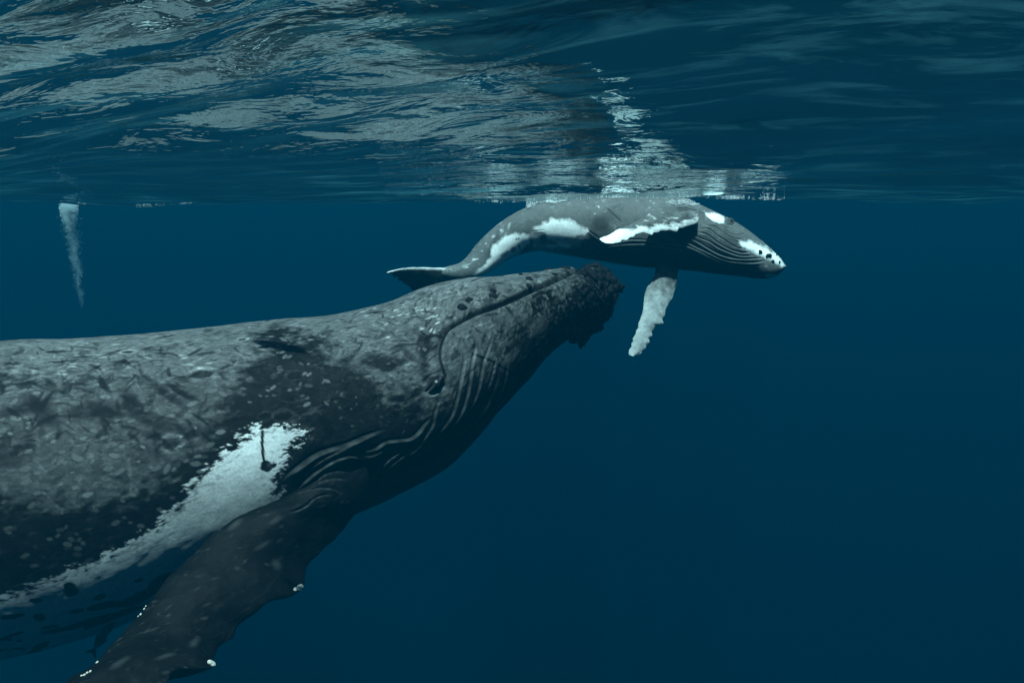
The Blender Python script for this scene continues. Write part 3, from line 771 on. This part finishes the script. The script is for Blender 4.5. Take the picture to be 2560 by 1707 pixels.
# hanging clumps at the lip tip and under the chin
for k in range(90):
    knob(kr.uniform(1440, 1530), kr.uniform(668, 830), kr.uniform(.012, .03), .3)
for (x, y, d_, s_) in [(1540, 706, 9.05, .06), (1545, 716, 9.05, .055), (1544, 726, 9.05, .04), (1455, 852, 8.75, .06), (1453, 862, 8.75, .05), (1456, 842, 8.75, .07), (1466, 832, 8.75, .07), (1478, 826, 8.8, .06), (1490, 822, 8.85, .055), (1500, 822, 8.9, .045)]:
    put('tubercle', random.choice(KN), P(x, y, d_), Vector((0, -.6, -.8)).normalized(), s_, whale, 0)
# pale barnacles on the flipper edge
gfl = gf.reshape(-1, 3); nfl = nn.reshape(-1, 3); fpx = proj(gfl)
def fin_barn(x, y, s_):
    d = (fpx[:, 0] - x) ** 2 + (fpx[:, 1] - y) ** 2 + 1e6 * (nfl @ FWD > 0.3)
    i = int(np.argmin(d)); put('barnacle', random.choice(BN), gfl[i], nfl[i], s_, whale, .35)
for x, y, s_ in [(750, 1465, .020), (744, 1470, .022), (737, 1473, .018), (748, 1474, .016), (730, 1482, .014), (524, 1656, .020), (530, 1661, .018), (527, 1666, .014), (506, 1672, .018), (512, 1675, .012),
                 (361, 1521, .008), (365, 1515, .006), (352, 1536, .008), (346, 1540, .007), (244, 1655, .009), (240, 1662, .007), (225, 1678, .008), (219, 1682, .008), (212, 1686, .007), (205, 1689, .006)]:
    fin_barn(x, y, s_)
# eyeball
ei = near_idx(1089, 958)
eo = put('eye', lump_mesh('eye', M_EYE, 1, .03, 1, 3), mp_near[ei], nn_near[ei], .032, whale, -.8)

# remora hanging from the belly
def remora():
    a = P(284, 1546, 5.95); b = P(236, 1622, 5.9)
    root = empty('remora', tuple(a)); tag(root, 'slim dark remora hanging tail down from the belly of the adult whale', 'fish')
    ax_ = b - a; L_ = np.linalg.norm(ax_); ax_ /= L_
    sd = np.cross(ax_, FWD); sd /= np.linalg.norm(sd); dp = np.cross(ax_, sd)
    u = np.linspace(0, 1, 30); w = np.interp(u, [0, .1, .35, .7, 1], [.022, .034, .034, .022, .010])
    an = np.linspace(0, 2 * math.pi, 16, endpoint=False)
    g = a + u[:, None, None] * L_ * ax_ + (np.cos(an)[None] * w[:, None])[..., None] * sd + (np.sin(an)[None] * w[:, None] * .75)[..., None] * dp
    mesh_obj('body', g, grid_quads(30, 16), close_caps(30, 16, 0), mat=M_REMORA, parent=root)
    def fin(name, pts, off_=.004):
        pts = np.array([a + L_ * p[0] * ax_ + p[1] * sd for p in pts]); n_ = len(pts)
        v = np.vstack([pts + dp * off_, pts - dp * off_])
        t = [(0, i, i + 1) for i in range(1, n_ - 1)] + [(n_, n_ + i + 1, n_ + i) for i in range(1, n_ - 1)]
        q = [(i, (i + 1) % n_, n_ + (i + 1) % n_, n_ + i) for i in range(n_)]
        mesh_obj(name, v, q, t, mat=M_REMORA, parent=root, smooth=False)
    fin('tail_fin', [(.97, -.010), (1.22, -.052), (1.12, 0), (1.22, .046), (.97, .010)])
    fin('dorsal_fin', [(.55, .024), (.62, .045), (.9, .018), (.88, .010)])
    fin('anal_fin', [(.55, -.024), (.62, -.045), (.9, -.018), (.88, -.010)])
remora()
# ------------------------------------------------------------ the calf
KS = [(1082, 673, 1088, 684, 10.27, .02), (1108, 669, 1128, 697, 10.31, .06), (1128, 664, 1160, 701, 10.35, .09), (1150, 656, 1196, 694, 10.38, .11), (1174, 634, 1236, 671, 10.42, .13), (1200, 601, 1263, 654, 10.45, .17), (1236, 569, 1289, 641, 10.48, .22), (1264, 547, 1317, 632, 10.5, .27),
      (1300, 526, 1352, 627, 10.5, .32), (1342, 508, 1382, 631, 10.5, .37), (1400, 492, 1424, 638, 10.5, .42), (1475, 484, 1485, 649, 10.5, .45), (1553, 482, 1557, 661, 10.5, .46),
      (1630, 484, 1640, 669, 10.5, .46), (1690, 492, 1706, 673, 10.48, .45), (1735, 506, 1752, 678, 10.45, .43), (1768, 521, 1795, 683, 10.42, .40), (1799, 536, 1825, 687, 10.4, .37), (1828, 550, 1855, 691, 10.37, .33),
      (1863, 571, 1885, 695, 10.34, .28), (1901, 599, 1911, 697, 10.3, .22), (1931, 625, 1931, 694, 10.26, .16), (1951, 645, 1946, 686, 10.23, .10), (1962, 660, 1957, 676, 10.21, .05), (1966, 665, 1963, 669, 10.2, .01)]
ks = np.array(KS)
KN_C, KF_C = 240, 80
kpos, kth, ksq, kcen, ksst = loft(KS, np.full(len(KS), .0065), KN_C, KF_C)
knor, ksg = outward(kpos, kcen)
pk = Paint(kpos[:, :KN_C], knor[:, :KN_C], .115)
x, y = pk.px[:, 0], pk.px[:, 1]; K3 = pk.pos; kthn = kth[np.tile(np.arange(KN_C), kpos.shape[0])]
nz = fbm(K3 * 5, 5, .6); nz2 = fbm(K3 * 20 + 4, 4, .65)
pk.alb *= 1 + .16 * nz + .14 * nz2
pk.h += .006 * fbm(K3 * 4 + 2, 3)
def kblob(cx, cy, rx, ry, rot=0):
    c_, s_ = math.cos(math.radians(rot)), math.sin(math.radians(rot))
    dx, dy = x - cx, y - cy
    return np.exp(-(((dx * c_ + dy * s_) / rx) ** 2 + ((-dx * s_ + dy * c_) / ry) ** 2))
for b in [(1500, 560, 28, 22, 40, .55), (1480, 590, 16, 20, -40, .4), (1520, 535, 20, 18, 40, .3), (1690, 522, 40, 8, 0, .25), (1232, 618, 10, 40, 25, .35), (1600, 640, 160, 26, 3, .55), (1760, 672, 160, 14, 4, .5), (1720, 590, 40, 20, 0, .4)]:
    pk.alb *= 1 - b[5] * sstep(.2, .8, kblob(*b[:5]) + .25 * nz)
def wpoly(poly, rag, soft, amp=1.0):
    s_ = sdpoly(pk.px, poly, 60)
    return amp * (1 - sstep(-soft, soft, s_ + rag * (.6 * nz2 + .6 * nz)))
kw = wpoly([(1174, 703), (1192, 680), (1214, 662), (1227, 643), (1231, 621), (1244, 604), (1262, 590), (1290, 585), (1322, 588), (1326, 606), (1312, 620), (1300, 634), (1283, 650), (1262, 662), (1232, 678), (1205, 705)], 8, 5)
kw = np.maximum(kw, wpoly([(1334, 572), (1360, 560), (1383, 549), (1422, 550), (1440, 559), (1458, 569), (1470, 577), (1468, 586), (1440, 593), (1405, 598), (1366, 598), (1360, 582)], 9, 6))
kw = np.maximum(kw, .45 * wpoly([(1325, 590), (1360, 575), (1400, 590), (1440, 595), (1465, 590), (1450, 610), (1410, 625), (1330, 625)], 10, 10))
for b in [(1335, 614, 7, 4, 0), (1379, 615, 17, 4, 0), (1410, 612, 18, 6, 15)]:
    kw = np.maximum(kw, sstep(.25, .5, kblob(*b) + .15 * nz2))
for b in [(1283, 625, 8, 8, 0, .75), (1262, 634, 13, 5, -35, .7), (1299, 619, 4, 9, -20, .8), (1291, 598, 3, 3.5, 0, 1), (1297, 597, 2.5, 3, 0, 1), (1358, 598, 9, 16, 5, .9), (1329, 608, 5, 12, -10, .9), (1230, 664, 2, 12, 40, .5), (1375, 605, 16, 6, 10, .6)]:
    kw *= 1 - b[5] * sstep(.3, .6, kblob(*b[:5]) + .2 * nz2)
kw = np.maximum(kw, wpoly([(1764, 531), (1787, 533), (1809, 541), (1813, 548), (1811, 559), (1800, 559), (1780, 550), (1770, 541)], 4, 2.6))
kw = np.maximum(kw, wpoly([(1847, 606), (1875, 603), (1899, 612), (1923, 624), (1947, 641), (1968, 667), (1954, 669), (1932, 652), (1914, 645), (1889, 631), (1866, 622)], 8, 6))
kw = np.maximum(kw, .7 * sstep(.3, .6, kblob(1928, 689, 17, 7, 5) + .2 * nz2))
for b in [(1901, 629.5, 4.5, 4, 0), (1920.5, 640, 6.5, 6, 0), (1931.5, 653, 3, 3, 0), (1948.5, 655, 2.8, 2.8, 0), (1941, 638, 2.5, 2, 0)]:
    m_ = sstep(.3, .5, kblob(*b)); kw *= 1 - m_; pk.alb *= 1 - .7 * m_; pk.h += .012 * kblob(*b)
# light scuffs on the tail stock
ksr = np.random.RandomState(2)
for k in range(260):
    r = ksr.randint(6, kpos.shape[0] - 10); c = int(KN_C * ksr.beta(1.2, 2.6))
    L_ = ksr.uniform(.006, .03)
    pk.stamp(r, c, L_, L_ * .4, ksr.normal(0, .6), .001, ksr.uniform(1.3, 2.2), soft=.6, strength=.8)
for (cx, cy, rx, ry, rot) in [(1273, 563, 4, 8, 20), (1255, 577, 4, 5, 0), (1234, 592, 6, 4, -20), (1205, 628, 4, 3, 0), (1190, 648, 9, 2.5, -8), (1165, 668, 10, 2.5, -12), (1215, 609, 4, 3, -30), (1245, 562, 14, 1.6, -32), (1170, 661, 12, 2, -18)]:
    pk.alb *= 1 + 1.6 * sstep(.2, .7, kblob(cx, cy, rx, ry, rot) + .3 * nz2)
PL = [[(1763, 565), (1787, 568), (1804, 580), (1816, 590), (1835, 601), (1855, 614)],
      [(1746, 575), (1770, 573), (1792, 589), (1813, 602), (1835, 616), (1855, 623), (1872, 625)],
      [(1739, 582), (1767, 587), (1787, 602), (1809, 616), (1830, 626), (1855, 633), (1881, 631)],
      [(1727, 585), (1753, 597), (1775, 606), (1792, 618), (1821, 631), (1852, 640), (1889, 640)],
      [(1690, 592), (1719, 594), (1745, 606), (1770, 621), (1796, 635), (1830, 645), (1872, 648), (1915, 645)],
      [(1670, 600), (1709, 602), (1736, 616), (1770, 631), (1804, 647), (1847, 655), (1889, 657), (1923, 652)],
      [(1640, 606), (1709, 612), (1745, 626), (1779, 643), (1813, 657), (1850, 665), (1900, 668)],
      [(1600, 612), (1690, 620), (1740, 637), (1790, 656), (1830, 668), (1880, 676)],
      [(1560, 622), (1660, 626), (1730, 645), (1790, 666), (1840, 678)],
      [(1800, 571), (1822, 590), (1840, 598), (1862, 598)],
      [(1806, 570), (1828, 585), (1848, 588), (1868, 582)],
      [(1530, 612), (1560, 602), (1600, 600), (1640, 604)],
      [(1500, 620), (1550, 612), (1610, 610), (1660, 614)]]
for i, ln in enumerate(PL):
    pk.fold(ln, 3.2, .022 if i < 7 else .010, .013 if i < 7 else .006, side=1, tail=1.5, n=30, ends=.15, shade=.5, rub=.35)
KF = [([(1670, 508), (1700, 511), (1719, 516), (1741, 524), (1762, 538), (1779, 551), (1792, 562), (1809, 568)], 3, .018),
      ([(1690, 530), (1694, 524), (1702, 522), (1727, 526), (1750, 534), (1768, 545)], 2.6, .014), ([(1692, 527), (1706, 526), (1722, 530)], 2.2, .010), ([(1696, 533), (1708, 530), (1722, 532)], 2.2, .010),
      ([(1785, 553), (1804, 563), (1821, 569), (1835, 565)], 2.5, .014), ([(1811, 545), (1818, 543), (1828, 545), (1836, 553)], 2, .010),
      ([(1330, 579), (1350, 578), (1362, 577)], 2, .006), ([(1468, 575), (1480, 585), (1490, 592), (1498, 598)], 3, .012), ([(1515, 520), (1540, 545), (1555, 560)], 4, .008)]
for ln, wd, am in KF:
    pk.fold(ln, wd, am, am * .8, side=1, tail=2.0, n=30, ends=.15, shade=.5, rub=.2)
qk = np.sqrt(((x - 1825) / 11) ** 2 + ((y - 554) / 8) ** 2)
pk.h += .022 * (1 - sstep(.1, 1.3, qk)) - .006 * np.exp(-((qk - 1.1) / .2) ** 2)
pk.alb *= 1 - .45 * (1 - sstep(.7, 1.3, qk)); kw *= sstep(.9, 1.3, qk)
pl = sstep(.70, .78, kthn / math.pi) * sstep(1480, 1600, x) * (1 - sstep(1860, 1920, x))
pk.h += pl * .005 * np.cos(kthn * 60)
kshp = pk.shape
kh = mirror_cols(pk.h.reshape(kshp), kth, KN_C); kal = mirror_cols(pk.alb.reshape(kshp), kth, KN_C); kwh = mirror_cols(np.clip(kw, 0, 1).reshape(kshp), kth, KN_C)
kt = (sstep(0, .12, ksst[-1] - ksq))[:, None]
kp = kpos + knor * (kh * kt)[..., None]
def ktint(alb, wh):
    return np.clip(alb, .01, .6)[..., None] * np.array([.95, 1.0, 1.0]) * (1 - wh[..., None]) + np.array([.86, .88, .88]) * wh[..., None]
V = [kp.reshape(-1, 3)]; Cc = [ktint(kal, kwh).reshape(-1, 3)]; Q = [grid_quads(kpos.shape[0], len(kth), True, 0, ksg < 0)]
off = len(V[0]); tri = [close_caps(kpos.shape[0], len(kth), 0)]

def reparam(line, n, ease=None):
    line = np.asarray(line, float); s = np.r_[0, np.cumsum(np.linalg.norm(np.diff(line, axis=0), axis=1))]
    return np.stack([np.interp(np.linspace(0, s[-1], n), s, line[:, k]) for k in range(2)], -1)
def fin_from_edges(L, R, d0, d1, thick, nrow, ncol, dR=0.0):
    n = 60
    Lr, Rr = reparam(L, n), reparam(R, n); d = np.linspace(d0, d1, n)
    rows = [(Lr[i, 0], Lr[i, 1], d[i], Rr[i, 0], Rr[i, 1], d[i] + dR) for i in range(n)]
    return flat_loft(rows, np.interp(np.linspace(0, 1, n), np.linspace(0, 1, len(thick)), thick), nrow, ncol, edge_pow=.7)
def add_fin(g, mid, colfn, relief=.004):
    global off
    nn_ = grid_normals(g); s_ = np.sign(((g - mid[:, None]) * nn_).sum(-1).mean()); nn_ = nn_ * s_
    g2 = g + nn_ * (relief * fbm(g * 14, 3))[..., None]
    a, w = colfn(g2, proj(g2.reshape(-1, 3)).reshape(*g.shape[:2], 2))
    V.append(g2.reshape(-1, 3)); Cc.append(ktint(a, np.clip(w, 0, 1)).reshape(-1, 3))
    Q.append(grid_quads(*g.shape[:2], True, off, s_ < 0)); tri.append(close_caps(*g.shape[:2], off)); off += len(V[-1])
    return g2, nn_
# near fin: laid back along the flank, scalloped white leading edge
NL = [(1745, 530), (1718, 529), (1688, 530.5), (1666, 529.5), (1643.5, 530.6), (1626, 533.6), (1606, 545.5), (1584, 557), (1566, 566), (1560, 567), (1546, 573), (1539, 576.7), (1534, 580), (1517, 590), (1512, 591), (1499, 597)]
NR = [(1745, 556), (1736, 561), (1718, 566), (1697, 572), (1694, 580), (1673, 576), (1650, 577), (1646.4, 581), (1633, 582), (1631.5, 588), (1607.7, 581), (1588, 586), (1585.4, 592), (1573.5, 594), (1569, 600), (1554, 600), (1551, 604.5), (1533, 609), (1514, 608.5), (1504, 603), (1499, 598)]
g, mid, *_r = fin_from_edges(NL, NR, 10.02, 9.72, [.05, .06, .055, .045, .035, .025, .006], 260, 60, -.10)
def near_col(g2, q):
    n_ = fbm(g2 * 16, 5, .65); X_, Y_ = q[..., 0], q[..., 1]
    n3 = fbm(np.stack([g2[..., 0] * 10 + g2[..., 2] * 12, g2[..., 1] * 5, g2[..., 2] * 30], -1), 4, .6)
    vv = np.r_[_r[1], _r[1][::-1][1:-1]][None, :]
    thr = .70 - .85 * sstep(1610, 1520, X_) if False else .72 - .9 * (1 - sstep(1520, 1600, X_))
    w = sstep(-.10, .10, vv - thr + .13 * n3 + .08 * n_)
    w = w * (1 - sstep(1700, 1740, X_) * .5)
    w = np.maximum(w, .5 * sstep(.25, .6, n3))
    return .105 * (1 + .4 * n_ + .3 * n3), w
kfin, kfn = add_fin(g, mid, near_col, .005)
# far fin: hanging straight down below the chest
HL = [(1645, 640), (1639.6, 671.6), (1638, 688), (1624.6, 704.7), (1614.7, 724.6), (1611, 743), (1606, 783), (1602, 792), (1600, 800), (1596, 806), (1596, 814), (1593, 822), (1589, 827), (1590, 832), (1584, 843), (1581, 848), (1583, 853), (1577, 859), (1579, 865), (1573, 873), (1571.6, 885.5), (1576, 889), (1583, 890)]
HR = [(1702, 640), (1697, 671.6), (1694, 691), (1690, 716), (1684, 735), (1682, 746), (1672.7, 756), (1663, 776), (1662, 789), (1655, 797), (1659, 808), (1652, 812), (1640, 811), (1635, 822), (1629, 831), (1631.5, 838), (1622, 846), (1625, 855), (1616, 861), (1615, 870), (1605, 877), (1603, 884), (1591.5, 889), (1584, 890)]
g, mid, *_r = fin_from_edges(HL, HR, 10.35, 9.85, [.07, .065, .06, .055, .05, .04, .03, .008], 260, 60, .05)
def far_col(g2, q):
    n_ = fbm(g2 * 16 + 3, 5, .65)
    w = sstep(675, 765, q[..., 1] + 16 * n_)  # dark upper fin: skin tone plus the body's shadow painted in
    return .05 * (1 + .4 * n_), w * (.36 + .10 * n_)
add_fin(g, mid, far_col, .005)
# flukes
FLK = [(1172, 640, 10.42, 1186, 690, 10.5), (1150, 664, 10.36, 1150, 716, 10.5), (1128, 671, 10.3, 1112, 735, 10.5), (1100, 669.5, 10.24, 1080, 735, 10.46), (1064, 669, 10.17, 1050, 727, 10.4), (1036, 668.5, 10.1, 1029, 719, 10.32),
       (1017, 669.5, 10.06, 1012, 709, 10.25), (1000, 672, 10.03, 1001, 697, 10.16), (984, 676, 10.0, 988, 688, 10.08), (970, 680.5, 9.98, 972, 683, 10.0), (965, 682.5, 9.97, 966, 683, 9.97)]
g, mid, *_r = flat_loft(FLK, [.09, .075, .055, .045, .04, .035, .03, .024, .018, .01, .004], 160, 50, edge_pow=.8)
def flk_col(g2, q):
    n_ = fbm(g2 * 14 + 8, 4, .6)
    vv = np.r_[_r[1], _r[1][::-1][1:-1]][None, :] + 0 * q[..., 0]
    w = (1 - sstep(.015, .10, vv + .03 * n_)) * (1 - sstep(1120, 1150, q[..., 0])) * .85  # sunlit leading rim painted white
    return .03 * (1 + .4 * n_) + .06 * sstep(1110, 1170, q[..., 0]), w
# ragged trailing edge
jag = fbm(np.stack([g[..., 0] * 14, g[..., 1] * 14, g[..., 2] * 14], -1), 3)
vv = np.r_[_r[1], _r[1][::-1][1:-1]][None, :, None]
g = g + (vv ** 4) * (jag[..., None] * .05) * UP
add_fin(g, mid, flk_col)
FLK2 = [(1160, 655, 10.45, 1180, 694, 10.5), (1166, 662, 10.8, 1172, 712, 10.75), (1172, 668, 11.2, 1168, 716, 11.1), (1178, 674, 11.6, 1172, 708, 11.5), (1184, 682, 11.95, 1182, 694, 11.9), (1187, 688, 12.1, 1187, 689, 12.1)]
g, mid, *_r = flat_loft(FLK2, [.08, .06, .045, .035, .02, .004], 60, 30, edge_pow=.8)
add_fin(g, mid, flk_col)
calf = empty('humpback_whale', tuple(kcen[len(kcen) // 2]))
tag(calf, 'small pale humpback calf with white patches, its back touching the sea surface', 'whale', 'humpback mother and calf')
mesh_obj('body', np.vstack(V), np.vstack(Q), np.vstack(tri), mat=M_CALF, parent=calf, col=np.vstack(Cc))
kflat = kp[:, :KN_C].reshape(-1, 3); knf = knor[:, :KN_C].reshape(-1, 3)
def kidx(a, b): return int(np.argmin((pk.px[:, 0] - a) ** 2 + (pk.px[:, 1] - b) ** 2 + 1e6 * (knf @ FWD > .2)))
i = kidx(1826, 554); put('eye', lump_mesh('eye', M_EYE, 2, .03, 1, 3), kflat[i], knf[i], .020, calf, -.2)
for a, b, s_ in [(1901, 629.5, .022), (1920.5, 640, .030), (1931.5, 653, .014), (1948.5, 655, .013), (1941, 637, .012), (1930, 627, .010)]:
    i = kidx(a, b); put('tubercle', random.choice(KN), kflat[i], knf[i], s_, calf, -.1)
# ------------------------------------------------------------ foam and modelled glints at the waterline, and a plume of bubbles
OCT_V = np.array([(1, 0, 0), (-1, 0, 0), (0, 1, 0), (0, -1, 0), (0, 0, 1), (0, 0, -1)], float)
OCT_F = np.array([(0, 2, 4), (2, 1, 4), (1, 3, 4), (3, 0, 4), (2, 0, 5), (1, 2, 5), (3, 1, 5), (0, 3, 5)])
def beads(name, pts, rad, label, cat, group=None, stretch=(1, 1, 1), kind='stuff', mat=None):
    n = len(pts); v = (OCT_V[None] * rad[:, None, None] * np.array(stretch)) + pts[:, None]
    f = OCT_F[None] + (np.arange(n) * 6)[:, None, None]
    o = mesh_obj(name, v.reshape(-1, 3), None, f.reshape(-1, 3), mat=mat or M_FOAM)
    return tag(o, label, cat, group, kind)
fr_ = np.random.RandomState(9)
def surf_point(pxx, d):
    """point just under the water surface in the column of a pixel, d metres ahead"""
    p = P(pxx, 545, d); z = sea_height(p[..., 0], p[..., 1]); p[..., 2] = z
    return p
def foam(x0, x1, d0, d1, n, r0, r1, drop, label):
    xs = fr_.uniform(0, 1, n); cl = fr_.rand(max(2, n // 60))
    xs = np.where(fr_.rand(n) < .75, cl[fr_.randint(0, len(cl), n)] + fr_.normal(0, .05, n), xs)
    p = surf_point(x0 + (x1 - x0) * np.clip(xs, 0, 1), fr_.uniform(d0, d1, n))
    p[:, 2] -= np.abs(fr_.normal(0, drop, n))
    beads('sea_foam', p, fr_.uniform(r0, r1, n) * fr_.uniform(.4, 1, n), label, 'foam', 'patches of foam on the waterline', (1.6, 1.2, .7))
def foam_on(spots, n, r0, r1, out_, label):
    sp_ = np.array(spots); k = fr_.randint(0, len(sp_), n)
    tx = sp_[k, 0] + fr_.normal(0, 1, n) * sp_[k, 2]; ty = sp_[k, 1] + fr_.normal(0, 1, n) * sp_[k, 3]
    ok = (knf @ FWD < .2); kx = pk.px[ok]; kv = kflat[ok]; kn_ = knf[ok]
    sel = (kx[:, 1] < 530); kx, kv, kn_ = kx[sel], kv[sel], kn_[sel]
    idx = np.array([np.argmin((kx[:, 0] - a) ** 2 + (kx[:, 1] - b) ** 2) for a, b in zip(tx, ty)])
    rad = fr_.uniform(r0, r1, n) * fr_.uniform(.4, 1, n)
    beads('sea_foam', kv[idx] + kn_[idx] * (rad * .3 + np.abs(fr_.normal(0, out_, n)))[:, None], rad, label, 'foam', 'patches of foam on the waterline', (1.6, 1.2, .6))
foam_on([(1322, 515, 3, 3), (1330, 509, 5, 4), (1342, 506, 5, 3)], 200, .004, .013, .02, 'cluster of white froth where the back of the calf breaks the surface, above its tail stock')
foam_on([(1375, 504, 7, 2), (1388, 504, 9, 2), (1402, 502, 8, 1)], 320, .005, .016, .003, 'streak of white foam lying on the back of the calf behind its flank patch')
foam_on([(1678, 505, 7, 2), (1700, 503, 12, 2.5), (1708, 504, 9, 4), (1722, 507, 7, 4), (1692, 510, 11, 2), (1735, 511, 6, 2)], 420, .003, .012, .003, 'bright foam patch on the head of the calf above its near fin')
foam(1160, 1215, 10.0, 10.3, 90, .003, .010, .012, 'thin foam line left of the back of the calf')
foam(1215, 1320, 10.0, 10.6, 110, .002, .008, .010, 'sparse foam specks between the tail stock and the surface')
foam(1760, 1960, 9.9, 10.5, 260, .002, .008, .008, 'trail of foam specks ahead of the head of the calf')
foam(1430, 1660, 9.9, 10.1, 160, .002, .007, .004, 'faint line of bubbles along the waterline of the back of the calf')
foam(30, 75, 9.9, 10.4, 60, .004, .010, .004, 'small foam fleck at the far left of the waterline')  # light glints on the left waterline, built as white beads
foam(100, 215, 9.9, 10.4, 60, .003, .008, .008, 'foam flecks on the waterline above the bubble plume')
foam(330, 580, 9.9, 10.4, 110, .002, .008, .004, 'row of foam flecks on the waterline right of the bubble plume')
# bubble plume
D_ = 16.0
n1, n2 = 9000, 2300
t = fr_.beta(1, 2.2, n1)
cx = np.interp(t, [0, 1], [171, 176]); wd = np.interp(t, [0, .5, 1], [13, 11, 7])
X1 = cx + wd * 1.25 * np.clip(fr_.normal(0, .5, n1), -1.5, 1.5); Y1 = 516 + 62 * t + fr_.normal(0, 3.5, n1) - 5 * np.exp(-((X1 - 160) / 10) ** 2)
t2 = fr_.beta(1.0, 1.5, n2)
cl = np.interp(t2, [0, .25, .55, .85, 1], [172, 182, 190, 200, 207]); wd2 = np.interp(t2, [0, .3, .7, 1], [14, 12, 7, 4])
strand = np.sin(t2 * 23) * 2 + np.sin(t2 * 61 + 1) * 1.2
X2 = cl + strand + wd2 * fr_.normal(0, .75, n2); Y2 = 530 + 240 * t2
p1 = P(X1, Y1, D_ + fr_.normal(0, .12, n1)); p2 = P(X2, Y2, D_ + fr_.normal(0, .12, n2))
r1 = fr_.uniform(.006, .016, n1) * (1 - .5 * t); r2 = fr_.uniform(.003, .008, n2) * (1 - .5 * t2)
beads('bubble_plume', np.vstack([p1, p2]), np.r_[r1, r2], 'tall plume of white and turquoise bubbles sinking from the surface at the far left', 'bubbles')
